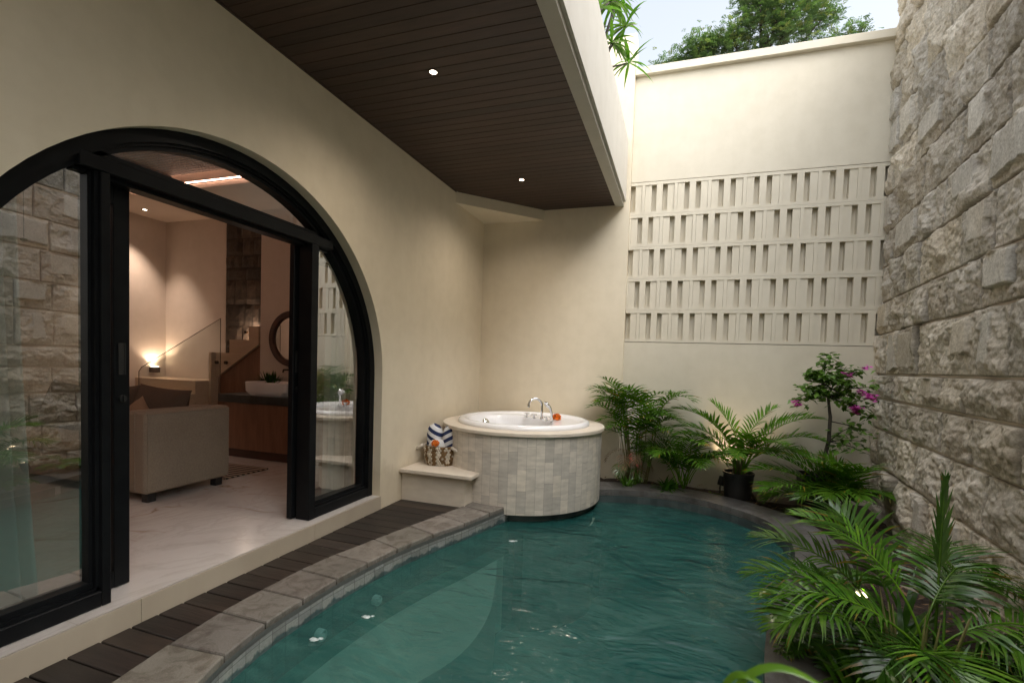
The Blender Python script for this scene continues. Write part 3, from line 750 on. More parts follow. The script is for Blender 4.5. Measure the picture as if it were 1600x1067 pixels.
# far and right coping
m = MB(); acc = 0; last = 0; seg = []
for i in range(len(fa) - 1):
    if i % 7 == 0: c = rnd.uniform(.8, 1.2)
    m.col((c, c, c))
    g = .003 if i % 7 == 0 else 0
    a, b, p, q = fa[i], fa[i + 1], fo[i], fo[i + 1]
    z = .010
    m.add([(a[0], a[1], z), (b[0], b[1], z), (q[0], q[1], z), (p[0], p[1], z), (a[0], a[1], z - .06), (b[0], b[1], z - .06), (q[0], q[1], z - .06), (p[0], p[1], z - .06)],
          [(0, 3, 2, 1), (0, 1, 5, 4), (3, 7, 6, 2)])
MAT['coping2x'] = MAT['coping2']
o = m.build('pool_edge', 'coping2'); o.modifiers.new('weld', 'WELD').merge_threshold = .0005
tag(o, 'dark wet stone rim curving round the far side of the pool', 'pool edge', kind='structure')
# pool basin
def tilemat():
    m, nt, b = nmat('pool_tile'); b.inputs['Roughness'].default_value = .35
    v = coords(nt); sx = nt.nodes.new('ShaderNodeSeparateXYZ'); nt.links.new(v, sx.inputs[0])
    n = noise(nt, coords(nt, (1, 1, .8)), 11, 6, .65, .5)
    ad = nt.nodes.new('ShaderNodeMath'); ad.operation = 'MULTIPLY_ADD'; ad.inputs[1].default_value = .11
    nt.links.new(n, ad.inputs[0]); nt.links.new(sx.outputs['Z'], ad.inputs[2])
    wet = ramp(nt, ad.outputs[0], [(0, (0, 0, 0)), (1, (1, 1, 1))])
    st = nt.nodes.new('ShaderNodeMapRange'); st.inputs[1].default_value = -.055; st.inputs[2].default_value = -.042
    nt.links.new(ad.outputs[0], st.inputs[0])
    a = nt.nodes.new('ShaderNodeAttribute'); a.attribute_name = 'Col'
    n2 = noise(nt, v, 60, 5, .7)
    dry = mix(nt, (.27, .28, .265), ramp(nt, n2, [(.3, (.75, .75, .75)), (.65, (1.1, 1.1, 1.1))]), 1, 'MULTIPLY')
    wetc = mix(nt, (.075, .11, .11), ramp(nt, n2, [(.3, (.6, .6, .6)), (.65, (1.15, 1.15, 1.15))]), 1, 'MULTIPLY')
    c = mix(nt, wetc, dry, st.outputs[0]); c = mix(nt, c, a.outputs['Color'], 1, 'MULTIPLY')
    nt.links.new(c, b.inputs['Base Color']); return m
MAT['pooltile'] = tilemat()
MAT['poolstone'] = M('green_pool_stone', (.055, .165, .155), (.085, .21, .19), .5, 3, 6)
MAT['poolledge'] = M('pale_green_pool_stone', (.48, .53, .46), (.55, .58, .51), .5, 2.5, 6)
MAT['fartile'] = M('dark_far_tile', (.035, .05, .052), (.075, .095, .095), .4, 6, 6, bs=.2, bscale=30, attr='Col')
tub_arc = [(.9 + .82 * math.cos(a), 4.876 + .82 * math.sin(a)) for a in [R_(-90 + 80 * i / 12) for i in range(13)]]
outline = lo + [(1.03, 4.3)] + tub_arc[3:] + [(1.70, 4.98)] + fa[5:]
m = MB(); n = len(outline)
m.add([(p[0], p[1], -1.15) for p in outline], [list(range(n))[::-1]])
for i in range(n):
    a = outline[i]; b = outline[(i + 1) % n]
    m.add([(a[0], a[1], -1.15), (b[0], b[1], -1.15), (b[0], b[1], -.26), (a[0], a[1], -.26)], [(0, 1, 2, 3)])
tag(m.build('pool', 'poolstone'), 'green stone lined plunge pool', 'pool', kind='structure')
# tile bands (left: small mosaic, far: dark tile)
m = MB(); off = offset(lo, .006)
run = [0]
for a, b in zip(off[:-1], off[1:]): run.append(run[-1] + math.dist(a, b))
def at(run, c, s):
    for i in range(len(run) - 1):
        if run[i] <= s <= run[i + 1]:
            t = (s - run[i]) / (run[i + 1] - run[i]); return (c[i][0] + (c[i + 1][0] - c[i][0]) * t, c[i][1] + (c[i + 1][1] - c[i][1]) * t)
    return c[-1]
tw = .088; s = 0
while s < run[-1] - .01:
    a = at(run, off, s + .0018); b = at(run, off, min(s + tw - .0018, run[-1]))
    for z0, z1 in ((-.046, -.064), (-.067, -.150), (-.153, -.238), (-.241, -.326)):
        c = rnd.uniform(.75, 1.2); m.col((c, c, c * rnd.uniform(.97, 1.04)))
        m.add([(a[0], a[1], z1), (b[0], b[1], z1), (b[0], b[1], z0), (a[0], a[1], z0)], [(0, 1, 2, 3)])
    s += tw
m.col(.35)
for i in range(len(lo) - 1):
    a, b = (lo[i][0] + .002, lo[i][1]), (lo[i + 1][0] + .002, lo[i + 1][1]); m.add([(*a, -.33), (*b, -.33), (*b, -.02), (*a, -.02)], [(0, 1, 2, 3)])
a = (1.03, 4.172); m.col(.9).add([(1.03, 4.172, -.33), (1.03, 4.45, -.33), (1.03, 4.45, -.045), (1.03, 4.172, -.045)], [(0, 1, 2, 3)])
tag(m.build('pool_wall', 'pooltile'), 'small pool tiles with white lime stains at the waterline', 'pool wall', kind='structure')
m = MB()
for i in range(len(fa) - 1):
    a, b = fa[i], fa[i + 1]; c = rnd.uniform(.8, 1.15); m.col(c); 
    for z0, z1 in ((-.052, -.150), (-.152, -.30)):
        if rnd.random() < .06 and z0 > -.1: m.col((4.2, 3.6, 3.4))
        else: m.col(rnd.uniform(.8, 1.2))
        m.add([(a[0], a[1], z1), (b[0], b[1], z1), (b[0], b[1], z0), (a[0], a[1], z0)], [(0, 1, 2, 3)])
tag(m.build('pool_wall', 'fartile'), 'dark tile band round the far side of the pool', 'pool wall', kind='structure')
# underwater ledge
led = resample([(.93, 4.12), (1.06, 3.75), (1.16, 3.45), (1.255, 3.121), (1.292, 2.776), (1.26, 2.509), (1.187, 2.32), (1.09, 2.12), (.96, 1.93), (.80, 1.75), (.60, 1.66)], .08)
back = [p for p in lo if 1.66 < p[1] < 4.1][::-1]
poly = led + [(p[0] + .0, p[1]) for p in back[::-1]]
m = MB().prism([(p[0], p[1]) for p in led] + [(p[0] + .004, p[1]) for p in reversed(back)], -1.14, -.45, 'z')
tag(m.build('pool_seat', 'poolledge'), 'pale curved seat under the water at the deck side', 'pool seat', kind='structure')
# water
def water():
    m = bpy.data.materials.new('pool_water'); m.use_nodes = True; nt = m.node_tree; nt.nodes.clear()
    o = nt.nodes.new('ShaderNodeOutputMaterial')
    t = nt.nodes.new('ShaderNodeBsdfTransparent'); t.inputs[0].default_value = (.56, .80, .77, 1)
    d = nt.nodes.new('ShaderNodeBsdfDiffuse'); g = nt.nodes.new('ShaderNodeBsdfGlossy'); g.inputs['Roughness'].default_value = .11
    v = coords(nt, (1.0, 1.7, 1), (0, 0, .5))
    n1 = noise(nt, v, 2.4, 2, .45, 1.4); n2 = noise(nt, coords(nt, (1, 2.2, 1), (0, 0, .3)), 8, 3, .5, 1.5); n3 = noise(nt, coords(nt, (1, 1, 1), (0, 0, .3)), 1.2, 3, .5, .8)
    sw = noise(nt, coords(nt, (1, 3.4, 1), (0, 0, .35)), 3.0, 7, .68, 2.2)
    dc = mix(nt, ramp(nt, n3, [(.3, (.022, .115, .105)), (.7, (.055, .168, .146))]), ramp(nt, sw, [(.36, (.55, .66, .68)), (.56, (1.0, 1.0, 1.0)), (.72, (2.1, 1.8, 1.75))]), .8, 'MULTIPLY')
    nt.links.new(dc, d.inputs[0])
    h = mix(nt, n1, n2, .16)
    b = nt.nodes.new('ShaderNodeBump'); b.inputs['Strength'].default_value = .42; b.inputs['Distance'].default_value = .14
    nt.links.new(h, b.inputs['Height'])
    nt.links.new(b.outputs[0], g.inputs['Normal'])
    fr = nt.nodes.new('ShaderNodeFresnel'); fr.inputs[0].default_value = 1.33; nt.links.new(b.outputs[0], fr.inputs['Normal'])
    a = nt.nodes.new('ShaderNodeMixShader'); a.inputs[0].default_value = .52
    nt.links.new(t.outputs[0], a.inputs[1]); nt.links.new(d.outputs[0], a.inputs[2])
    x = nt.nodes.new('ShaderNodeMixShader'); nt.links.new(fr.outputs[0], x.inputs[0])
    nt.links.new(a.outputs[0], x.inputs[1]); nt.links.new(g.outputs[0], x.inputs[2]); nt.links.new(x.outputs[0], o.inputs[0])
    return m
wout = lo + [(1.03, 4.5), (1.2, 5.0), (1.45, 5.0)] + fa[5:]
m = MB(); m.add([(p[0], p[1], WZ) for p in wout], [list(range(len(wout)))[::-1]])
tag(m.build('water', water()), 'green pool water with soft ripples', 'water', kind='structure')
# pool jets
FOAM = [(.733, 1.957), (.847, 2.237), (1.227, 3.64)]
MAT['foam'] = M('water_foam', (.42, .52, .52), (.62, .68, .68), .35, 40)
MAT['jetglow'] = M('white_jet', (.75, .8, .8), None, .4)
for (x, y, z, nx, ny, lb) in ((.665, 2.10, -.20, 1, -.02, 'white pool jet under the water nearest the camera'), (.675, 2.60, -.24, 1, -.15, 'white pool jet under the water further along the deck wall'),
                          (1.036, 4.24, -.24, 1, 0, 'white pool jet under the water at the end of the coping stones')):
    t = thing('pool_jet', (x, y, z), lb, 'pool jet', 'jets in the pool wall')
    d = Vector((nx, ny, 0)).normalized(); rot = d.to_track_quat('Z', 'Y').to_matrix().to_4x4()
    m = MB().lathe([(.032, -.03), (.032, .006), (.027, .010), (.020, .009), (.017, .003)], (0, 0, 0), 24); m.xform(Matrix.Translation((x, y, z)) @ rot); m.build('flange', 'jetglow', t, True)
    fx, fy = FOAM.pop(0); f = MB().blob((fx, fy, WZ + .001), (.024, .018, .0035), 14, 6, .6); f.blob((fx + .028, fy + .02, WZ + .001), (.012, .010, .0025), 10, 5, .6); f.build('foam', 'foam', t, True)
    m = MB().blob((0, 0, 0), (.016, .016, .013), 14, 8); m.xform(Matrix.Translation((x, y, z)) @ rot); m.build('nozzle', 'jetglow', t, True)
# soil bed behind the coping
m = MB(); so_ = offset(fo, -1.3); K = 14; n = len(fo); vs = []
for i in range(n):
    for k in range(K + 1):
        t = k / K; x = fo[i][0] + (so_[i][0] - fo[i][0]) * t; y = fo[i][1] + (so_[i][1] - fo[i][1]) * t
        vs.append((x, y, -.05 + .05 * min(1, k) * (rnd.random() * .7 + .2)))
m.add(vs, [(i * (K + 1) + k, (i + 1) * (K + 1) + k, (i + 1) * (K + 1) + k + 1, i * (K + 1) + k + 1) for i in range(n - 1) for k in range(K)])
m.box(.0, 1.3, 5.45, 5.745, -.3, -.04)
tag(m.build('soil', 'soil', None, True), 'dark planting soil', 'soil', kind='structure')
m = MB().box(-.2, 5.2, -1.4, -1.0, -.3, 4.2); tag(m.build('rear_shade_wall', 'stucco'), 'unseen cream wall added behind the camera to shade the near courtyard', 'wall', kind='structure')  # unseen wall added to block low sky light behind the camera
# near deck (where the photographer stands)
m = MB().box(.001, 4.2, -1.0, .44, -.3, -.004); tag(m.build('pavement', 'coping'), 'stone paving at the near end of the pool', 'paving', kind='structure')

# ------------------------------------------------------------------ boundary wall with breeze blocks
bw = thing('boundary_wall', (3, 5.9, 0), 'tall cream boundary wall with a panel of pierced breeze blocks', 'wall')
BX0, BX1, BZ0, BZ1, BY = 1.832, 4.60, 1.627, 3.482, 5.80
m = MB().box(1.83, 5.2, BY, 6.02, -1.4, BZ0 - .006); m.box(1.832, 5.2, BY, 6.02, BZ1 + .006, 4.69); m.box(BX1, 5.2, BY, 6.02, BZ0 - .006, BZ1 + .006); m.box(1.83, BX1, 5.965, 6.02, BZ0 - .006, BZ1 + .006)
m.build('wall_body', 'stucco_dim', bw)
m = MB().box(1.832, 5.2, BY - .055, 6.08, 4.691, 4.775, .004); m.build('wall_cap', 'stucco_dim', bw)
m = MB(); U = .3605; rh = (BZ1 - BZ0) / 5; pk = .054; hb = .034; mid = .036; bar = .034
for r in range(5):
    z1 = BZ1 - r * rh; z0 = z1 - rh
    m.box(BX0, BX1, BY, BY + .11, z1 - bar, z1 - .0008); m.box(BX0, BX1, BY, BY + .11, z0 + .0008, z0 + bar)
    x = BX0 - (0 if r % 2 == 0 else U / 2) - (hb if r % 2 == 0 else 0)
    while x < BX1:
        sl = (U - 2 * pk - 2 * hb - mid) / 2; a, b = z0 + bar, z1 - bar
        def bx(x0, x1, y0, y1):
            x0, x1 = max(x0, BX0), min(x1, BX1)
            if x1 - x0 > .003: m.box(x0, x1, y0, y1, a, b)
        bx(x, x + hb, BY + .0006, BY + .11); bx(x + U - hb, x + U, BY + .0006, BY + .11)
        xs = x + hb + pk; j = rnd.uniform(-.004, .003)
        # angled slats either side of a flush middle rib
        bx(xs, xs + sl - .002, BY + .008 + j, BY + .067); bx(xs + sl, xs + sl + mid, BY + .0012, BY + .068); bx(xs + sl + mid + .002, xs + 2 * sl + mid, BY + .008 - j, BY + .067)
        x += U
m.box(BX0, BX1, BY + .072, BY + .125, BZ0, BZ1)
o = m.build('breeze_block_panel', 'stucco_dim', bw); 

# ------------------------------------------------------------------ tub
TX, TY, TR = .90, 4.876, .859
tb = thing('hot_tub', (TX, TY, 0), 'round hot tub clad in pale stone tiles with a white basin', 'hot tub')
m = MB(); ncol = 62; R1 = TR * .972; ZB, ZT = -.06, .655; th = .20
m.col((.36, .33, .29)); m.lathe([(R1 - .0035, ZB), (R1 - .006, ZT)], (TX, TY, 0), 124)
m.lathe([(R1 - .007, ZB), (.2, ZB)], (TX, TY, 0), 124)
for c in range(ncol):
    a0 = 2 * PI * c / ncol; a1 = 2 * PI * (c + 1) / ncol; z = ZB - rnd.random() * th
    while z < ZT:
        zz0, zz1 = max(z, ZB), min(z + th, ZT); z += th
        if zz1 - zz0 < .006: continue
        v = rnd.random(); b = (.68, .625, .545) if v < .66 else ((.57, .53, .47) if v < .86 else (.72, .655, .56))
        f = rnd.uniform(.94, 1.05); m.col((b[0] * f, b[1] * f, b[2] * f))
        e = .0012 / R1; rj = R1 + rnd.uniform(-.0008, .0008); vs = []
        for aa in (a0 + e, (a0 + a1) / 2, a1 - e):
            for h in (zz0 + .0011, zz1 - .0011): vs.append((TX + rj * math.cos(aa), TY + rj * math.sin(aa), h))
        m.add(vs, [(0, 2, 3, 1), (2, 4, 5, 3)])
m.build('tile_cladding', 'tile', tb)
m = MB().lathe([(TR * .93, .66), (TR - .004, .66), (TR, .664), (TR, .690), (TR - .005, .696), (.60, .697)], (TX, TY, 0), 128)
smooth_angle(m.build('top_slab', 'lime', tb), 30)
m = MB().lathe([(TR * .90, -.3), (TR * .90, .0)], (TX, TY, 0), 64); m.build('tub_base', 'fartile', tb)
# basin: polar height field, off-centre bowl, tap shelf at the back right
def basin_z(x, y):
    d = Vector((.30, -.26)).normalized(); nrm = Vector((d.y, -d.x))      # chord of the tap shelf
    bx, by = x + .13, y + .12
    u = bx * d.x + by * d.y; v = bx * (-d.y) + by * d.x
    e = math.sqrt((u / .54) ** 2 + (v / .43) ** 2)
    if e >= 1: return 0
    t = min((1 - e) / .22, 1); return -.36 * (t * t * (3 - 2 * t)) - .03 * (1 - e)
m = MB(); RB = .70; prof = [(RB, 0), (RB + .004, .012), (RB - .004, .034), (RB - .03, .047), (RB - .07, .045), (RB - .095, .030), (RB - .11, .024)]
n = 120; vs = []; rows = len(prof)
for r, z in prof:
    for k in range(n): a = 2 * PI * k / n; vs.append((TX + r * math.cos(a), TY + r * math.sin(a), .697 + z))
rs = [(RB - .11) * (1 - i / 34) for i in range(1, 35)]
for r in rs:
    for k in range(n):
        a = 2 * PI * k / n; x, y = max(r, .001) * math.cos(a), max(r, .001) * math.sin(a); vs.append((TX + x, TY + y, .697 + .022 + basin_z(x, y)))
tot = rows + len(rs)
m.add(vs, [(i * n + k, i * n + (k + 1) % n, (i + 1) * n + (k + 1) % n, (i + 1) * n + k) for i in range(tot - 1) for k in range(n)])
m.build('basin', 'acrylic', tb, True)
zz = .719
m = MB(); px, py = 1.063, 4.995; dxy = Vector((-.84, -.54, 0)).normalized()
pts = [Vector((px, py, zz)), Vector((px, py, zz + .13))] + [Vector((px, py, zz + .155)) + dxy * (.075 - .075 * math.cos(a)) + Vector((0, 0, .075 * math.sin(a))) for a in [R_(x) for x in range(0, 200, 15)]]
m.tube(pts, .013, 12); m.lathe([(.028, 0), (.028, .012), (.018, .016), (.015, .03)], (px, py, zz), 20, True)
smooth_angle(m.build('spout', 'chrome', tb), 40)
for x, y in ((.849, 5.135), (.962, 5.05), (1.143, 4.914)):
    m = MB().lathe([(.026, 0), (.026, .01), (.014, .012), (.014, .035), (.018, .037), (.018, .05), (.0, .052)], (x, y, zz), 18, False)
    for a in (30, 120, 210, 300): m.tube([(x, y, zz + .043), (x + .034 * math.cos(R_(a)), y + .034 * math.sin(R_(a)), zz + .043)], .006, 8)
    smooth_angle(m.build('tap_handle', 'chrome', tb), 40)
px, py = 1.206, 4.89; hd = Vector((-.62, -.5, -.62)).normalized()
m = MB().lathe([(.022, 0), (.022, .02), (.014, .024)], (px, py, zz), 18, True)
m.tube([(px, py, zz + .02), (px - .004, py, zz + .09), (px - .018, py - .012, zz + .145), (px - .04, py - .03, zz + .18)], [.010, .012, .013, .017], 12)
k0 = len(m.v); m.lathe([(.001, .012), (.030, .010), (.042, -.002), (.042, -.014), (.036, -.018), (.001, -.018)], (0, 0, 0), 20); m.xform(Matrix.Translation((px - .045, py - .035, zz + .185)) @ hd.to_track_quat('-Z', 'Y').to_matrix().to_4x4(), k0)
smooth_angle(m.build('hand_shower', 'chrome', tb), 40)
m = MB(); m.lathe([(.0, .02), (.032, .018), (.038, .008), (.042, 0)], (0, 0, 0), 24); m.xform(Matrix.Translation((.612, 4.50, .715)) @ Vector((.75, -.3, .6)).normalized().to_track_quat('Z', 'Y').to_matrix().to_4x4())
m.build('overflow_knob', 'chrome', tb, True)
def marigold(c, r, label):
    t = thing('orange_flower', c, label, 'flower', 'orange marigold flowers')
    m = MB()
    for i in range(130):
        th = math.acos(1 - 1.45 * rnd.random()); a = rnd.random() * 6.28; d = Vector((math.sin(th) * math.cos(a), math.sin(th) * math.sin(a), math.cos(th)))
        s = d.cross(Vector((rnd.random() - .5, rnd.random() - .5, rnd.random() - .5))).normalized(); q = d.cross(s); b = Vector(c) + d * r * rnd.uniform(.55, .85); e = r * .34
        f = rnd.uniform(.6, 1.1); m.col((f, f, f)); m.add([b - s * e, b + q * e * .5 + d * e * .3, b + s * e + d * e * .2, b - q * e * .5 + d * e * .6], [(0, 1, 2, 3)])
    m.blob(c, (r * .6, r * .6, r * .5), 8, 5); m.build('petals', 'orange', t)
marigold((1.225, 5.03, zz + .03), .052, 'orange flower on the white tub rim behind the hand shower')

# bench
bn = thing('stone_bench', (.35, 4.1, 0), 'low cream stone bench between the house wall and the tub', 'bench')
MB().box(.0015, .665, 3.925, 4.5, -.05, .262, .003).build('bench_body', 'bench', bn)
MB().box(.0025, .745, 3.875, 4.45, .264, .298, .004).build('bench_slab', 'lime', bn)
# basket and towels
bk = thing('woven_basket', (.237, 4.27, .298), 'round brown and white woven basket with two rope handles', 'basket')
MAT['rope'] = M('white_rope', (.50, .46, .40), (.66, .62, .56), .9, 60, bs=.6, bscale=200, attr='Col')
m = MB(); nc = 46; nr = 9
for j in range(nr):
    z = .298 + .012 + j * .0205; t = j / (nr - 1); r = .150 + .022 * math.sin(t * 2.2)
    for k in range(nc):
        a = 2 * PI * (k + .5 * (j % 2)) / nc; g = (k // 2) % 2
        brown = g == 1 and not (rnd.random() < .12) or (g == 0 and rnd.random() < .12)
        f = rnd.uniform(.7, 1.1); m.col((.30 * f, .19 * f, .085 * f) if brown else (f * 1.02, f, f * .95))
        k0 = len(m.v); m.blob((0, 0, 0), (.0075, .0135, .0125), 6, 4, .2); m.xform(Matrix.Translation((.237 + r * math.cos(a), 4.27 + r * math.sin(a), z)) @ Matrix.Rotation(a, 4, 'Z') @ Matrix.Rotation(R_(25 if j % 2 else -25), 4, 'X'), k0)
m.col((.3, .22, .13)).lathe([(.0, .004), (.14, .004), (.163, .10), (.161, .19)], (.237, 4.27, .298), 40)
m.build('basket_body', 'rope', bk, True)
for sx in (-1, 1):
    m = MB(); pts = []
    for i in range(17):
        a = PI * i / 16; pts.append((.237 + sx * (.155 + .125 * math.sin(a)), 4.27 - .045 * math.cos(a) - .05, .298 + .185 - .055 * math.sin(a) ** 1.0 * 1.2))
    m.tube(pts, .0165, 8); m.build('handle', 'rope', bk, True)
def towelmat(sc, rot):
    m, nt, b = nmat('striped_towel'); b.inputs['Roughness'].default_value = .95
    v = coords(nt, (1, 1, 1), rot); wv = nt.nodes.new('ShaderNodeTexWave'); wv.bands_direction = 'X'; wv.inputs['Scale'].default_value = sc; wv.inputs['Phase Offset'].default_value = 1.2
    nt.links.new(v, wv.inputs['Vector'])
    c = ramp(nt, wv.outputs['Fac'], [(.50, (.66, .67, .70)), (.54, (.012, .022, .085))])
    nt.links.new(c, b.inputs['Base Color']); bump(nt, b, noise(nt, coords(nt), 170, 3), 1, .004); return m
def towel(c, rx, ry, h, lean, mt, label):
    t = thing('rolled_towel', c, label, 'towel', 'striped pool towels in the basket')
    m = MB(); n = 28; rows = 16; vs = []
    for j in range(rows + 1):
        u = j / rows; z = u * h; s = (1 - max(0, (u - .62) / .38) ** 2.2) ** .5 if u > .62 else 1
        for k in range(n):
            a = 2 * PI * k / n; fold = 1 + .03 * math.sin(3 * a + 9 * u)
            vs.append((rx * s * math.cos(a) * fold, ry * s * math.sin(a) * fold, z))
    m.add(vs, [(i * n + k, i * n + (k + 1) % n, (i + 1) * n + (k + 1) % n, (i + 1) * n + k) for i in range(rows) for k in range(n)])
    o = m.build('towel_cloth', mt, None, True); o.parent = t; o.rotation_euler = lean
for c, lean, rot, lb in (((.165, 4.28, .36), (0, R_(-3), 0), (R_(0), R_(58), 0), 'left navy and white towel standing in the basket'), ((.315, 4.28, .36), (0, R_(3), 0), (0, R_(122), 0), 'right navy and white towel standing in the basket')):
    towel(c, .083, .075, .335, lean, towelmat(4.6, rot), lb)
towel((.225, 4.205, .36), .095, .05, .19, (R_(-6), 0, R_(12)), 'terry', 'plain white folded towel at the front of the basket')
marigold((.238, 4.135, .515), .042, 'orange flower tucked against the towels in the basket')
#PART4
# ------------------------------------------------------------------ rock face stone wall
def hash2(ix, iy, s):
    h = (ix.astype(np.int64) * 374761393 + iy.astype(np.int64) * 668265263 + s * 982451653) & 0x7fffffff
    h = ((h ^ (h >> 13)) * 1274126177) & 0x7fffffff
    return ((h ^ (h >> 16)) & 0xffff) / 65535.0
def vnoise(x, y, s):
    ix = np.floor(x); iy = np.floor(y); fx = x - ix; fy = y - iy
    fx = fx * fx * (3 - 2 * fx); fy = fy * fy * (3 - 2 * fy)
    a = hash2(ix, iy, s); b = hash2(ix + 1, iy, s); c = hash2(ix, iy + 1, s); d = hash2(ix + 1, iy + 1, s)
    return a + (b - a) * fx + (c - a) * fy + (a - b - c + d) * fx * fy
def fbm(x, y, s, o=4):
    t = 0; amp = .5; 
    for k in range(o): t = t + amp * vnoise(x * 2 ** k + 17.3 * k, y * 2 ** k - 9.1 * k, s + k); amp *= .5
    return t
def stone_wall():
    rg = np.random.RandomState(11)
    s_f = np.arange(-.0, 4.9, .0085); s_c = np.arange(4.95, 9.0, .05); S = np.concatenate([s_f[s_f < 4.25], np.arange(4.3, 5.5, .05)])   # distance from the far end
    Z = np.arange(-.3, 5.2, .0085); H = np.zeros((len(Z), len(S))); colr = np.ones((len(Z), len(S), 4), np.float32)
    SS, ZZ = np.meshgrid(S, Z)
    wob = .010 * (fbm(SS * 2.1, ZZ * .1, 3, 3) - .45)
    zj = [-.3, .09, .44, .80, 1.10, 1.335, 1.74, 2.06, 2.42, 2.76, 3.14, 3.46, 3.83, 4.18, 4.55, 4.90, 5.25, 5.63]
    for r, (a, b) in enumerate(zip(zj[:-1], zj[1:])):
        x = -rg.rand() * .3
        while x < 9.0:
            wd = rg.uniform(.30, .78); x1 = x + wd
            zi = np.where((Z >= a - .03) & (Z < b + .03))[0]; si = np.where((S >= x - .03) & (S < x1 + .03))[0]
            if len(si) and len(zi):
                sub = np.ix_(zi, si); zz = ZZ[sub] + wob[sub]; ss = SS[sub] + .012 * (fbm(ZZ[sub] * 5, SS[sub] * .2, 70 + r, 2) - .4)
                ins = (zz >= a) & (zz < b) & (ss >= x) & (ss < x1)
                d = np.minimum(np.minimum(zz - a, b - zz), np.minimum((ss - x) * .9, (x1 - ss) * .9))
                jag = .028 * (fbm(ss * 9, zz * 9, 200 + r, 3) - .3)
                e = np.clip((d + jag * .22) / .013, 0, 1); e = e * e * (3 - 2 * e)
                cu = (ss - x) / wd - .5; cv = (zz - a) / (b - a) - .5
                # chipped facets
                f = np.full(zz.shape, 9.0); typ = rg.rand(); amp = rg.uniform(.6, 1.15)
                for k in range(rg.randint(4, 8)):
                    th = rg.rand() * 6.283; g = rg.uniform(.10, .46); c0 = rg.uniform(.035, .075)
                    ru = fbm(ss * 6 + 31 * k, zz * 6 - 11 * k, 300 + k, 3) - .47
                    f = np.minimum(f, c0 + g * (cu * wd * math.cos(th) + cv * (b - a) * math.sin(th)) + .045 * ru)
                n1 = fbm(ss * 7, zz * 7, 20 + r, 5) - .47; n2 = fbm(ss * 26, zz * 26, 40 + r, 4) - .47; n3 = fbm(ss * 75, zz * 75, 60 + r, 2) - .37
                rid = 1 - np.abs(2 * fbm(ss * 4.5 + 5 * r, zz * 6.5, 90 + r, 4) - .95)
                bl = np.abs(fbm(ss * 8.5 + 3 * r, zz * 8.5, 600 + r, 3) - .45); bl2 = np.abs(fbm(ss * 19, zz * 21 + 2 * r, 640 + r, 3) - .45)
                h = (np.clip(f, .004, .13) * amp * 1.0 + .022 * n1 + .055 * (bl - .09)) + .045 * (bl2 - .09) + .012 * n2 + .010 * n3
                # broken scallops along the lower edge
                lowb = np.clip((cv + .5) * (b - a) / (.035 + .075 * fbm(ss * 7, ss * 0 + r, 130 + r, 2)), 0, 1)
                h = h * (.45 + .55 * lowb)
                tone = rg.uniform(.70, 1.14); warm = rg.uniform(-.02, .03)
                base = np.array([.60 + warm, .56 + warm * .5, .495 - warm * .3]) * tone
                cc = np.ones(zz.shape + (4,), np.float32); cc[..., :3] = base
                # rusty and pale stains
                stn = np.clip((fbm(ss * 3.3, zz * 3.3, 400 + r, 4) - .50) * 5, 0, 1)[..., None] * .22
                cc[..., :3] = cc[..., :3] * (1 - stn) + np.array([.27, .20, .13]) * stn
                if typ < .26:      # sawn flat face left on part of the stone
                    w0 = rg.uniform(-.5, -.1); w1 = w0 + rg.uniform(.3, .8); lo_ = rg.uniform(-.42, -.12)
                    edge = .16 * (fbm(ss * 8, zz * 8, 500 + r, 3) - .45); sl = rg.uniform(-.5, .5)
                    flat = (cu + sl * cv * .4 > w0 + edge * .5) & (cu < min(w1, .47) + edge * .5) & (cv > lo_ + edge) & (cv < .40 + edge * .4)
                    lvl = rg.uniform(.028, .042); h = np.where(flat, lvl, np.minimum(h, lvl + .02)); ft = flat
                    gt = rg.uniform(.9, 1.12); gcol = np.array([.56, .54, .50]) * gt if rg.rand() < .65 else base * 1.05
                    cc[ft, :3] = gcol; cc[ft, 3] = .12
                    e = np.where(flat, 1, e)
                hh = H[sub]; hh[ins] = (h * (.16 + .84 * e))[ins]; hh[ins & (d < .008)] = -.035; H[sub] = hh
                q = colr[sub]; q[ins] = cc[ins]; dk = ins & (d < .008); q[dk, :3] *= .35; colr[sub] = q
            x = x1
    # wall line: far end against the boundary wall, running toward the camera
    d = Vector((-.112, -1, 0)).normalized(); nrm = Vector((-d.y, d.x, 0)); nrm = nrm if nrm.x < 0 else -nrm
    bowc = 1.0
    X = 4.40 + d.x * SS + nrm.x * H; Y = 5.80 + d.y * SS + nrm.y * H; ZZ2 = ZZ
    co = np.stack([X, Y, ZZ2], -1).reshape(-1, 3).astype(np.float32)
    nz, ns = H.shape
    i = np.arange(nz - 1)[:, None] * ns + np.arange(ns - 1)[None, :]
    fc = np.stack([i, i + 1, i + ns + 1, i + ns], -1).reshape(-1, 4)
    return co, fc, colr.reshape(-1, 4), d, nrm
co, fc, cl, sd_, sn_ = stone_wall()
sw = thing('stone_wall', (4.2, 4.0, 0), 'tall rough stone block wall on the right of the pool', 'wall')
me = bpy.data.meshes.new('stone_face'); me.vertices.add(len(co)); me.loops.add(fc.size); me.polygons.add(len(fc))
o0 = np.array([4.2, 4.0, 0], np.float32)
me.vertices.foreach_set('co', (co - o0).ravel()); me.loops.foreach_set('vertex_index', fc.ravel().astype(np.int32))
me.polygons.foreach_set('loop_start', (np.arange(len(fc)) * 4).astype(np.int32))
me.update(calc_edges=True); me.validate()
at_ = me.color_attributes.new('Col', 'FLOAT_COLOR', 'POINT'); at_.data.foreach_set('color', cl.ravel())
me.polygons.foreach_set('use_smooth', [True] * len(me.polygons))
so2 = bpy.data.objects.new('stone_face', me); COL.objects.link(so2); so2.parent = sw; me.materials.append(MAT['rock'])
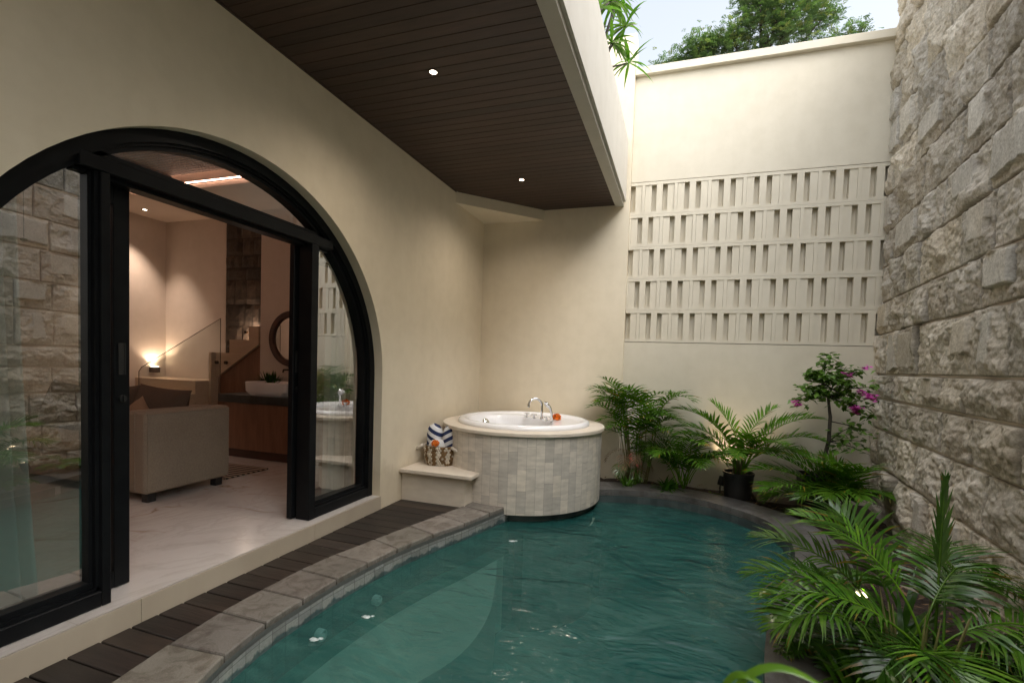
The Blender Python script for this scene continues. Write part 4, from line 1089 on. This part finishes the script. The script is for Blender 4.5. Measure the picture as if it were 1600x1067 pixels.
p0 = Vector((4.40, 5.80, 0)) - sn_ * .02; p1 = p0 + sd_ * 5.43; bk_ = -sn_ * .5
m = MB(); m.prism([(p0.x, p0.y), (p1.x, p1.y), (p1.x + bk_.x, p1.y + bk_.y), (p0.x + bk_.x, p0.y + bk_.y)], -1.4, 5.17, 'z'); m.build('wall_core', 'lime', sw)

# ------------------------------------------------------------------ plants
def leaf_strip(m, b, d, up, L, w, droop, segs=4, prof=(.45, 1, .85, .5, .02), tip=False):
    """one blade: starts at b, heads along d, bends down"""
    vs = []; p = Vector(b); dd = d.normalized(); st = L / segs
    for i in range(segs + 1):
        s = dd.cross(up)
        s = s.normalized() if s.length > 1e-4 else Vector((1, 0, 0))
        ww = w * prof[min(i, len(prof) - 1)]
        vs += [p - s * ww, p + s * ww]
        p = p + dd * st; dd = (dd + Vector((0, 0, -droop))).normalized()
    if tip:
        c0 = m.cur; k = segs - 1 - (rnd.random() < .4)
        n0 = len(m.v); m.v += [tuple(p) for p in vs]
        for i in range(segs):
            m.f.append([n0 + 2 * i, n0 + 2 * i + 1, n0 + 2 * i + 3, n0 + 2 * i + 2]); m.c.append(c0 if i < k else (c0[0] * 3.2, c0[1] * .95, c0[2] * 1.6))
        return
    m.add(vs, [(2 * i, 2 * i + 1, 2 * i + 3, 2 * i + 2) for i in range(segs)])
def frond(parent, base, az, L, el0, el1, n=22, ll=.24, lw=.010, bare=.28, mat='palm', tone=(.75, 1.2), fwd=48, lift=.35, droop=.16, twist=0, stemr=.007, curl=1.25, rs=None):
    r = rs or rnd
    m = MB(); pts = [Vector(base)]; N = 18; dirs = []
    for i in range(N):
        t = i / (N - 1); el = el0 + (el1 - el0) * t ** curl; a = az + twist * t
        d = Vector((math.cos(el) * math.cos(a), math.cos(el) * math.sin(a), math.sin(el))); dirs.append(d); pts.append(pts[-1] + d * L / N)
    c = r.uniform(*tone); m.col((c * 1.7, c * 1.5, c * 1.1))
    m.tube(pts, [stemr * (1 - .75 * i / N) for i in range(N + 1)], 5)
    for k in range(n):
        t = bare + (1 - bare) * (k + .5) / n
        q = t * (N - 1); i = int(q); f = q - i
        p = pts[i] + (pts[i + 1] - pts[i]) * f; T = dirs[min(i, N - 1)]
        sd = T.cross(Vector((0, 0, 1))); sd = sd.normalized() if sd.length > 1e-3 else Vector((math.sin(az), -math.cos(az), 0))
        up = sd.cross(T).normalized(); tt = (t - bare) / (1 - bare)
        l = ll * (math.sin(PI * (.16 + .80 * tt)) ** .7) * r.uniform(.88, 1.1)
        for s in (-1, 1):
            a = R_(fwd + (18 * (1 - tt)) - 22 * tt ** 3 + r.uniform(-6, 6))
            d = T * math.cos(a) + sd * s * math.sin(a) + up * lift * r.uniform(.5, 1.2)
            c2 = c * r.uniform(.8, 1.2); m.col((c2 * r.uniform(.9, 1.15), c2, c2 * .95))
            nu = (up - sd * s * .35).normalized()
            leaf_strip(m, p + T * r.uniform(-.004, .004), d, nu, l, lw * r.uniform(.85, 1.15), droop * r.uniform(.6, 1.5), tip=r.random() < .16)
    return m.build('frond', mat, parent, True)
def stem(parent, pts, rad, mat='stem', nm='stem'):
    m = MB(); m.tube(pts, rad, 6); return m.build(nm, mat, parent, True)
def toward(a, b): return math.atan2(b[1] - a[1], b[0] - a[0])

# palm in the left corner (tall thin canes)
b = Vector((2.03, 5.56, -.03)); p1_ = thing('areca_palm', b, 'tall thin caned palm growing beside the hot tub', 'palm')
rs = random.Random(21)
heads = []
for i in range(13):
    a = rs.uniform(0, 6.28); q = b + Vector((math.cos(a), math.sin(a) * .35, 0)) * rs.uniform(.03, .17)
    h = rs.uniform(.40, .86); top = q + Vector((math.cos(a) * .10, -abs(math.sin(a)) * .06, h))
    stem(p1_, [q, q + (top - q) * .5 + Vector((.012, 0, 0)), top], [.010, .008, .006]); heads.append((top, a))
for top, a in heads:
    for k in range(3):
        aa = a + rs.uniform(-1.6, 1.6); top = heads[0][0].copy() if False else Vector((top.x, top.y, top.z - .07 * (k // 2)))
        if math.sin(aa) > .35: aa = -aa
        frond(p1_, top, aa, rs.uniform(.40, .60), R_(rs.uniform(64, 88)), R_(rs.uniform(-40, 25)), 11, .25, .0092, .22, 'palm', (.7, 1.15), stemr=.0045, rs=rs, droop=.2)
for i in range(9):
    a = rs.uniform(PI, 2 * PI); frond(p1_, b + Vector((rs.uniform(-.12, .12), rs.uniform(-.08, .02), rs.uniform(.18, .42))), a, rs.uniform(.28, .42), R_(30), R_(-85), 10, .13, .005, .2, 'dry' if i < 5 else 'palmdark', (.6, 1.1), droop=.35, stemr=.003, rs=rs)
# second palm, bushy
b = Vector((2.57, 5.52, -.03)); p2_ = thing('areca_palm', b, 'bushy arching palm just left of the potted palm', 'palm')
rs = random.Random(5)
for i in range(17):
    a = PI * 1.5 + rs.uniform(-2.3, 1.5); tall = rs.random()
    frond(p2_, b + Vector((rs.uniform(-.07, .07), rs.uniform(-.05, .05), rs.uniform(0, .12))), a, (.58 + .42 * tall), R_(68 + 20 * tall), R_(rs.uniform(-35, 12)), 20, .28, .0095, .30, 'palm', (.6, 1.15), rs=rs, droop=.2)
# potted palm with garden spot
b = Vector((3.11, 5.46, -.02)); pp = thing('potted_palm', b, 'palm in a black plastic pot, lit from below', 'palm')
m = MB().lathe([(.0, .004), (.130, .004), (.150, .26), (.156, .262), (.156, .285), (.146, .285), (.142, .24)], b, 36); smooth_angle(m.build('pot', 'blackp', pp), 30)
m = MB().lathe([(.142, .245), (.08, .265), (.0, .27)], b, 24); m.build('potting_soil', 'soil', pp, True)
rs = random.Random(9)
for i, (az, L, e0, e1) in enumerate(((178, 1.0, 80, -6), (170, .88, 72, -22), (4, 1.0, 78, -8), (-8, .9, 70, -25), (188, .82, 64, -20), (340, .9, 80, 12), (205, .8, 80, 18), (300, .72, 76, -15), (255, .62, 72, -35),
                                     (18, .82, 85, 30), (162, .82, 86, 36), (275, .6, 82, 10), (352, .72, 62, -25))):
    frond(pp, b + Vector((rs.uniform(-.06, .06), rs.uniform(-.05, .05), .25)), R_(az), L * 1.1, R_(e0), R_(e1), 24, .26, .0098, .33, 'palm', (.7, 1.15), rs=rs, droop=.13, stemr=.008)
for i in range(6):
    a = rs.uniform(0, 6.28); stem(pp, [b + Vector((math.cos(a) * .04, math.sin(a) * .04, .24)), b + Vector((math.cos(a) * .07, math.sin(a) * .06, .48))], [.013, .009])
# garden spot lights
def garden_spot(loc, tgt, label, e, size):
    t = thing('garden_spotlight', loc, label, 'spotlight', 'garden spike lights')
    d = (Vector(tgt) - Vector(loc)).normalized(); rot = d.to_track_quat('Z', 'Y').to_matrix().to_4x4(); c = Vector(loc) + Vector((0, 0, .09))
    m = MB().lathe([(.0, 0), (.030, 0), (.034, .02), (.034, .10), (.030, .10), (.030, .085)], (0, 0, 0), 20); m.xform(Matrix.Translation(c) @ rot); smooth_angle(m.build('lamp_housing', 'blackp', t), 30)
    m = MB().lathe([(.0, .084), (.030, .084)], (0, 0, 0), 16); m.xform(Matrix.Translation(c) @ rot); m.build('lamp_lens', 'spotlens', t)
    MB().tube([Vector(loc) - Vector((0, 0, .06)), c], .007, 6).build('spike', 'blackp', t)
    lamp('spot_lamp', 'SPOT', c + d * .11, e, (1, .74, .46), tgt, size, .7, .02)
MAT['spotlens'] = emit('spot_lens', (1, .78, .5), 4)
garden_spot((2.95, 5.60, -.02), (3.10, 5.74, .60), 'small black garden light beside the black palm pot', 6, 85)
garden_spot((3.44, 2.98, -.02), (3.45, 2.75, .7), 'small glowing garden light hidden in the big palm by the rim', 1.2, 80)
# bougainvillea
b = Vector((3.80, 5.38, -.03)); bg_ = thing('bougainvillea', b, 'pink flowering bougainvillea in a square dark planter', 'shrub')
m = MB(); loft(m, [rr3(b.x - .02, b.y, .105, .115, .012, b.z), rr3(b.x - .02, b.y, .125, .135, .012, .33), rr3(b.x - .02, b.y, .112, .122, .01, .33), rr3(b.x - .02, b.y, .110, .12, .01, .29)]); m.build('planter', 'blackp', bg_)
rs = random.Random(33)
T0 = b + Vector((.03, 0, .3)); T1 = Vector((3.905, 5.42, .66)); T2 = Vector((3.875, 5.42, 1.10)); T3 = Vector((3.80, 5.38, 1.24))
stem(bg_, [T0, Vector((3.87, 5.41, .48)), T1, Vector((3.905, 5.42, .9)), T2, T3], [.022, .020, .018, .015, .012, .008], 'bark', 'trunk')
br = []
def branch(p, q, sag=.03, r0=.008):
    mid = (Vector(p) + Vector(q)) / 2 + Vector((rs.uniform(-.03, .03), rs.uniform(-.03, .03), sag)); pts = [Vector(p), mid, Vector(q)]
    stem(bg_, pts, [r0, r0 * .65, .002], 'bark', 'branch'); br.append(pts)
ends = [(3.60, 5.30, 1.18), (3.55, 5.32, 1.04), (3.70, 5.30, 1.34), (3.86, 5.36, 1.52), (3.98, 5.30, 1.40), (4.12, 5.32, 1.36), (4.22, 5.30, 1.22), (4.02, 5.22, 1.26), (3.80, 5.25, 1.30), (4.20, 5.30, 1.10), (3.72, 5.25, 1.16),
        (4.08, 5.28, 1.02), (4.20, 5.25, .92)]
for q in ends: branch(T2 if rs.random() < .6 else T3, q)
for p, q in ((T1, (4.16, 5.25, .70)), (T1, (4.10, 5.30, .86)), (T1 + Vector((0, 0, .2)), (4.22, 5.28, .78)), (T1, (3.98, 5.28, .60)), (T1, (4.20, 5.25, .58))): branch(p, q, .02, .006)
lm = MB(); fm = MB()
def ovate(m, p, d, L, w):
    up = Vector((rs.uniform(-.5, .5), rs.uniform(-.7, .1), 1)).normalized(); s = d.cross(up); s = s.normalized() if s.length > 1e-3 else Vector((1, 0, 0))
    n = s.cross(d).normalized(); f = n * w * .35
    m.add([p, p + d * L * .4 - s * w + f, p + d * L * .4, p + d * L * .4 + s * w + f, p + d * L], [(0, 2, 1), (0, 3, 2), (1, 2, 4), (2, 3, 4)])
for bi, pts in enumerate(br):
    low = bi >= len(ends)
    for k in range(62 if not low else 24):
        t = rs.random() ** .7; p = pts[0].lerp(pts[1], t * 2) if t < .5 else pts[1].lerp(pts[2], t * 2 - 1)
        if t < .25: continue
        p = p + Vector((rs.gauss(0, .035), rs.gauss(0, .035), rs.gauss(0, .03))); c = rs.uniform(.6, 1.3); lm.col((c, c, c * .9))
        a = rs.uniform(0, 6.28); d = Vector((math.cos(a), math.sin(a), rs.uniform(-1.0, .35))).normalized(); ovate(lm, p, d, rs.uniform(.055, .09), rs.uniform(.019, .029))
lm.build('foliage', 'bouleaf', bg_)
for c, nfl, sp_ in (((4.05, 5.20, 1.00), 18, .026), ((4.16, 5.18, 1.12), 12, .02), ((3.56, 5.26, 1.02), 7, .018), ((4.08, 5.22, 1.15), 6, .016), ((3.98, 5.22, 1.33), 4, .014), ((4.12, 5.24, 1.38), 4, .012)):
    fm = MB()
    for k in range(nfl):
        p = Vector(c) + Vector((rs.gauss(0, sp_), rs.gauss(0, sp_ * .6), rs.gauss(0, sp_))); f = rs.uniform(.7, 1.2); fm.col((f, f, f))
        for j in range(3):
            a = j * 2.1 + rs.random(); d = Vector((math.cos(a) * .7, math.sin(a) * .5 - .3, .6 * rs.uniform(-.2, 1))).normalized(); ovate(fm, p, d, .038, .019)
    fm.build('blossom', 'pink', bg_)
# palm in front of the planter
b = Vector((4.0, 5.10, -.03)); p5 = thing('areca_palm', b, 'low spreading palm in front of the bougainvillea planter', 'palm')
rs = random.Random(14)
for i, (az, L, e0, e1) in enumerate(((180, 1.02, 58, -28), (190, .92, 48, -30), (200, .82, 42, -40), (170, .85, 66, -15), (215, .70, 50, -45), (240, .62, 62, -40), (270, .6, 70, -40), (300, .5, 70, -30), (160, .7, 76, 0), (150, .6, 82, 20), (185, .64, 36, -50),
                                     (230, .8, 72, -10), (280, .66, 80, 0), (205, .55, 78, 5))):
    frond(p5, b + Vector((rs.uniform(-.07, .07), rs.uniform(-.05, .05), .03)), R_(az), L * 1.14, R_(min(e0 + 8, 88)), R_(e1 + 8), 24, .30, .0115, .30, 'palm', (.6, 1.1), rs=rs, droop=.17)
# large palm by the rim
b = Vector((3.52, 2.52, -.04)); p6 = thing('areca_palm', b, 'large glossy palm overhanging the right rim of the pool', 'palm')
rs = random.Random(3)
for i, (az, L, e0, e1) in enumerate(((170, .98, 66, -34), (178, 1.0, 54, -34), (158, 1.05, 74, -22), (186, .92, 44, -44), (148, 1.05, 78, -8), (200, .82, 64, -45), (120, .92, 82, 15),
                                     (25, 1.0, 76, -45), (8, .95, 70, -52), (-12, .85, 70, -60), (45, .98, 80, -35), (-45, .72, 66, -60), (222, .70, 66, -50), (174, .66, 36, -50), (-80, .62, 72, -45),
                                     (70, .9, 82, -10))):
    q = b + Vector((rs.uniform(-.11, .11), rs.uniform(-.11, .11), rs.uniform(.0, .12)))
    frond(p6, q, R_(az), L * .86, R_(e0), R_(e1), 30, .29, .0070, .38, 'palm' if i % 3 else 'palmdark', (.5, 1.2), rs=rs, droop=.17 if not -60 < az < 60 else .32, lift=.28, stemr=.007)
for i in range(9):
    a = rs.uniform(0, 6.28); q = b + Vector((math.cos(a) * .09, math.sin(a) * .09, -.02)); stem(p6, [q, q + Vector((math.cos(a) * .03, math.sin(a) * .03, .2)), q + Vector((math.cos(a) * .07, math.sin(a) * .07, .40))], [.010, .007, .0015])
frond(p6, b + Vector((.10, .1, .15)), R_(70), .80, R_(86), R_(84), 24, .15, .0065, .45, 'palmdark', (.6, .9), fwd=2, lift=.02, droop=.0, rs=rs)
# under-planting by the rim
def lowplant(b, n, L, w, mat, label, seed, name='low_plant', cat='plant', el=(25, 75), droop=.28, az=None):
    rs = random.Random(seed); t = thing(name, b, label, cat)
    for k in range(3):
        m = MB()
        for i in range(n // 3):
            a = rs.uniform(0, 6.28) if az is None else rs.uniform(*az); e = R_(rs.uniform(*el)); c = rs.uniform(.6, 1.25); m.col((c, c, c * .9))
            d = Vector((math.cos(a) * math.cos(e), math.sin(a) * math.cos(e), math.sin(e)))
            leaf_strip(m, Vector(b) + Vector((rs.gauss(0, .035), rs.gauss(0, .035), 0)), d, Vector((0, 0, 1)) if e < 1.2 else Vector((math.cos(a), math.sin(a), .1)), L * rs.uniform(.6, 1.15), w, droop, 5, (.5, .9, 1, .75, .4, .02))
        m.build('leaf_clump', mat, t, True)
    return t
lowplant((3.24, 2.30, -.03), 66, .34, .012, 'palm', 'grassy green plant at the foot of the large palm, nearest the camera', 4)
lowplant((3.62, 2.32, -.03), 60, .36, .014, 'palmdark', 'dark strap leaved plant at the foot of the stone wall', 6)
lowplant((3.55, 2.75, -.03), 60, .42, .013, 'palmdark', 'dark leafy plant between the large palm and the stone wall', 12)
lowplant((3.80, 2.62, -.03), 48, .30, .016, 'palmdark', 'low dark plant tucked against the lowest stones', 16)
rs = random.Random(8)
t = thing('fern', (3.20, 2.62, -.03), 'dark fern spilling over the rim beside the large palm', 'fern')
for i in range(16):
    a = R_(rs.uniform(90, 270)); frond(t, Vector((3.24, 2.62, -.02)), a, rs.uniform(.24, .40), R_(rs.uniform(40, 70)), R_(-50), 18, .085, .007, .12, 'palmdark', (.7, 1.2), rs=rs, fwd=70, lift=.1, droop=.1, stemr=.003)
t = thing('fern', (3.42, 3.35, -.03), 'small fern further along the rim behind the large palm', 'fern')
for i in range(14):
    a = rs.uniform(0, 6.28); frond(t, Vector((3.44, 3.35, -.02)), a, rs.uniform(.25, .42), R_(rs.uniform(45, 75)), R_(-40), 18, .09, .007, .12, 'palmdark', (.7, 1.2), rs=rs, fwd=70, lift=.1, droop=.1, stemr=.003)
# small plants in the far bed
lowplant((2.40, 5.42, -.02), 60, .20, .018, 'palmdark', 'small dark leafed plant under the bushy palm', 18, el=(30, 80), droop=.3)
lowplant((1.98, 5.40, -.02), 36, .17, .014, 'palm', 'small bright tuft at the foot of the tall palm', 19, el=(40, 85), droop=.3)
lowplant((2.88, 5.46, -.02), 12, .10, .012, 'palm', 'tiny green sprout beside the garden light', 23, el=(20, 70))
# ground litter and low cover
m = MB(); rs = random.Random(77)
for i in range(900):
    k = rs.randrange(len(fo)); t = rs.uniform(.03, .95); x = fo[k][0] + (so_[k][0] - fo[k][0]) * t * .6; y = fo[k][1] + (so_[k][1] - fo[k][1]) * t * .6
    if y > 5.76 or y < 2: continue
    a = rs.uniform(0, 6.28); d = Vector((math.cos(a), math.sin(a), rs.uniform(-.1, .5))).normalized(); f = rs.uniform(.5, 1.2); m.col((f, f * .9, f * .8)); leaf_strip(m, (x, y, .0), d, Vector((0, 0, 1)), rs.uniform(.03, .10), rs.uniform(.004, .010), .15, 2, (.6, 1, .05))
tag(m.build('leaf_litter', 'dry'), 'dry leaves and twigs on the soil', 'leaf litter', kind='stuff')
# brown hatch board
m = MB(); 
for i in range(6):
    c = rnd.uniform(.8, 1.2); m.col((c, c, c)); y = 5.24 + i * .088; m.box(3.27, 3.66, y, y + .084, .002, .030, .003)
m.col(.5).box(3.29, 3.64, 5.25, 5.76, -.05, .001)
o = m.build('wooden_hatch', 'hatchwood'); o.rotation_euler = (0, 0, 0); tag(o, 'brown slatted board on the soil between black pot and planter', 'hatch')
# nearest blades, out of focus
nl = thing('near_plant', (2.55, .52, .2), 'out of focus bright green blades at the bottom edge of the picture', 'plant')
def blade(pts, w, up, nm='leaf'):
    m = MB(); vs = []; n = len(pts)
    P = [Vector(p) for p in pts]
    for i, p in enumerate(P):
        T = (P[min(i + 1, n - 1)] - P[max(i - 1, 0)]).normalized(); s = T.cross(Vector(up)).normalized(); nn = s.cross(T).normalized(); u = i / (n - 1)
        ww = w * (math.sin(PI * min(.12 + .92 * u, 1)) ** .8 + .02)
        vs += [p - s * ww + nn * ww * .25, p, p + s * ww + nn * ww * .25]
    m.col((1.05, 1.0, .8)); m.add(vs, [(3 * i + k, 3 * i + k + 1, 3 * i + 3 + k + 1, 3 * i + 3 + k) for i in range(n - 1) for k in (0, 1)])
    return m.build(nm, 'palm', nl, True)
def arc(a, mid, b, n=14):
    a, mid, b = Vector(a), Vector(mid), Vector(b); return [a * (1 - t) ** 2 + mid * 2 * t * (1 - t) + b * t * t for t in [i / (n - 1) for i in range(n)]]
blade(arc((2.512, .56, .93), (2.535, .56, 1.062), (2.635, .56, .985)), .0042, (0, -.8, .6))
blade(arc((2.509, .565, .95), (2.522, .565, 1.03), (2.57, .55, .975)), .0036, (0, -.8, .6))
stem(nl, [(2.55, .52, .0), (2.52, .55, .5), (2.509, .56, .955)], [.006, .004, .0025])
# plants on the roof edge
def roofplant(b, seed, label, heads):
    rs = random.Random(seed); t = thing('roof_plant', b, label, 'plant', 'leafy plants on the roof edge')
    for h in heads:
        h = Vector(h); stem(t, [Vector(b), Vector(b).lerp(h, .5) + Vector((0, 0, .12)), h], [.012, .010, .006], 'bark')
        m = MB()
        for i in range(20):
            a = rs.uniform(0, 6.28); e = R_(rs.uniform(-25, 70)); c = rs.uniform(.55, 1.25); m.col((c, c, c * .8))
            d = Vector((math.cos(a) * math.cos(e), math.sin(a) * math.cos(e), math.sin(e))); leaf_strip(m, h, d, Vector((0, 0, 1)), rs.uniform(.20, .33), rs.uniform(.012, .019), rs.uniform(.12, .30), 6, (.35, .8, 1, .9, .6, .3, .02))
        m.build('leaf_rosette', 'palm', t, True)
roofplant((1.55, 4.7, 3.94), 2, 'long leaved plant hanging over the roof edge at the far end', [(1.80, 4.95, 4.72), (1.70, 4.75, 4.45), (1.84, 5.02, 4.40), (1.72, 4.9, 4.95), (1.64, 5.05, 5.15), (1.75, 4.6, 4.75)])
roofplant((1.50, 4.1, 3.94), 6, 'long leaved plant on the roof edge nearer the camera', [(1.66, 4.2, 4.40), (1.72, 4.45, 4.62), (1.60, 4.3, 4.75), (1.75, 4.35, 4.9), (1.7, 3.9, 4.6)])

# ------------------------------------------------------------------ trees behind the wall
def tree(b, top, limbs, blobs, seed, label, nspray=1500, tone=(.7, 1.3)):
    rs = random.Random(seed); t = thing('broad_tree', b, label, 'tree', 'trees beyond the boundary wall')
    b = Vector(b); top = Vector(top)
    m = MB(); m.tube([b, b.lerp(top, .5) + Vector((.15, 0, 0)), top], [.16, .12, .07], 8)
    for l in limbs:
        l = Vector(l); f = b.lerp(top, rs.uniform(.7, .98)); m.tube([f, f.lerp(l, .55) + Vector((0, 0, rs.uniform(-.05, .15))), l], [.05, .032, .008], 6)
        for k in range(4):
            q = f.lerp(l, rs.uniform(.35, .95)); m.tube([q, q + Vector((rs.uniform(-.4, .4), rs.uniform(-.4, .4), rs.uniform(.05, .4)))], [.015, .004], 5)
    m.build('trunk', 'bark', t, True)
    cm = MB(); tot = sum(x[1] ** 2 for x in blobs)
    for c, r in blobs:
        c = Vector(c); tw = rs.uniform(.8, 1.2)
        subs = [c + Vector((rs.gauss(0, 1), rs.gauss(0, 1), rs.gauss(0, .8))).normalized() * r * rs.uniform(.35, 1.0) for _ in range(int(8 + 10 * r))]
        for i in range(int(nspray * r * r / tot)):
            s = rs.choice(subs); p = s + Vector((rs.gauss(0, .13), rs.gauss(0, .13), rs.gauss(0, .09)))
            a = rs.uniform(0, 6.28); d = Vector((math.cos(a), math.sin(a), rs.uniform(-.7, .5))).normalized(); L = rs.uniform(.10, .2); sd = d.cross(Vector((0, 0, 1))).normalized()
            f = rs.uniform(*tone) * tw
            cm.col((f * 1.8, f * 1.25, f * 1.1) if rs.random() < .16 else (f, f, f * rs.uniform(.8, 1.1)))
            for k in range(5):
                q = p + d * L * k / 5
                for s_ in (-1, 1):
                    e = (d * .5 + sd * s_ + Vector((0, 0, rs.uniform(-.5, .1)))).normalized(); w = d * .015; l = .065 * (1 - .1 * k)
                    cm.add([q - w * .5, q + e * l * .5 - w, q + e * l, q + e * l * .5 + w], [(0, 1, 2, 3)])
    cm.build('crown', 'treeleaf', t)
tree((3.9, 12.4, -1.5), (4.0, 12.2, 8.9), [(3.2, 12, 9.2), (4.6, 12, 9.6), (5.1, 12, 9.0), (3.8, 12, 9.9), (4.3, 11.7, 9.4)],
     [((3.3, 12.0, 9.0), .55), ((3.9, 12.2, 9.3), .7), ((4.5, 12.0, 9.25), .65), ((5.0, 12.1, 9.1), .5), ((4.2, 12.2, 9.9), .7), ((3.7, 12.2, 9.8), .55), ((5.0, 12.2, 9.55), .45), ((4.3, 11.8, 8.75), .5), ((3.6, 12, 8.6), .5), ((4.9, 12, 8.6), .4)], 41,
     'large airy tree rising behind the middle of the boundary wall', 3300)
tree((2.3, 12.2, -1.5), (2.3, 12.1, 8.2), [(1.9, 12, 8.6), (2.7, 12, 8.8), (2.9, 12, 8.6)],
     [((2.65, 12.0, 8.72), .36), ((2.2, 12.1, 8.52), .36), ((1.8, 12.1, 8.38), .30), ((2.95, 12.2, 8.75), .34), ((2.4, 12, 8.35), .4)], 43, 'lower rounded tree behind the left part of the boundary wall', 1500)
tree((5.75, 12.2, -1.5), (5.72, 12.1, 8.2), [(5.7, 12, 8.6), (5.55, 12, 8.5)], [((5.66, 12.0, 8.52), .17), ((5.5, 12.1, 8.35), .16), ((5.76, 12.0, 8.66), .11)], 45, 'small sprig of a tree showing behind the right part of the wall', 190)

# ------------------------------------------------------------------ render settings
scene.view_settings.view_transform = 'Standard'; scene.view_settings.look = 'None'; scene.view_settings.gamma = 1
scene.view_settings.exposure = EXPO
scene.render.engine = 'CYCLES'
cy_ = scene.cycles; cy_.use_denoising = True; cy_.max_bounces = 10; cy_.diffuse_bounces = 8; cy_.glossy_bounces = 4; cy_.transmission_bounces = 4; cy_.transparent_max_bounces = 24
cy_.sample_clamp_indirect = 6; cy_.caustics_reflective = False; cy_.caustics_refractive = False; cy_.blur_glossy = .5
try: cy_.denoiser = 'OPENIMAGEDENOISE'; cy_.denoising_prefilter = 'ACCURATE'
except Exception: pass
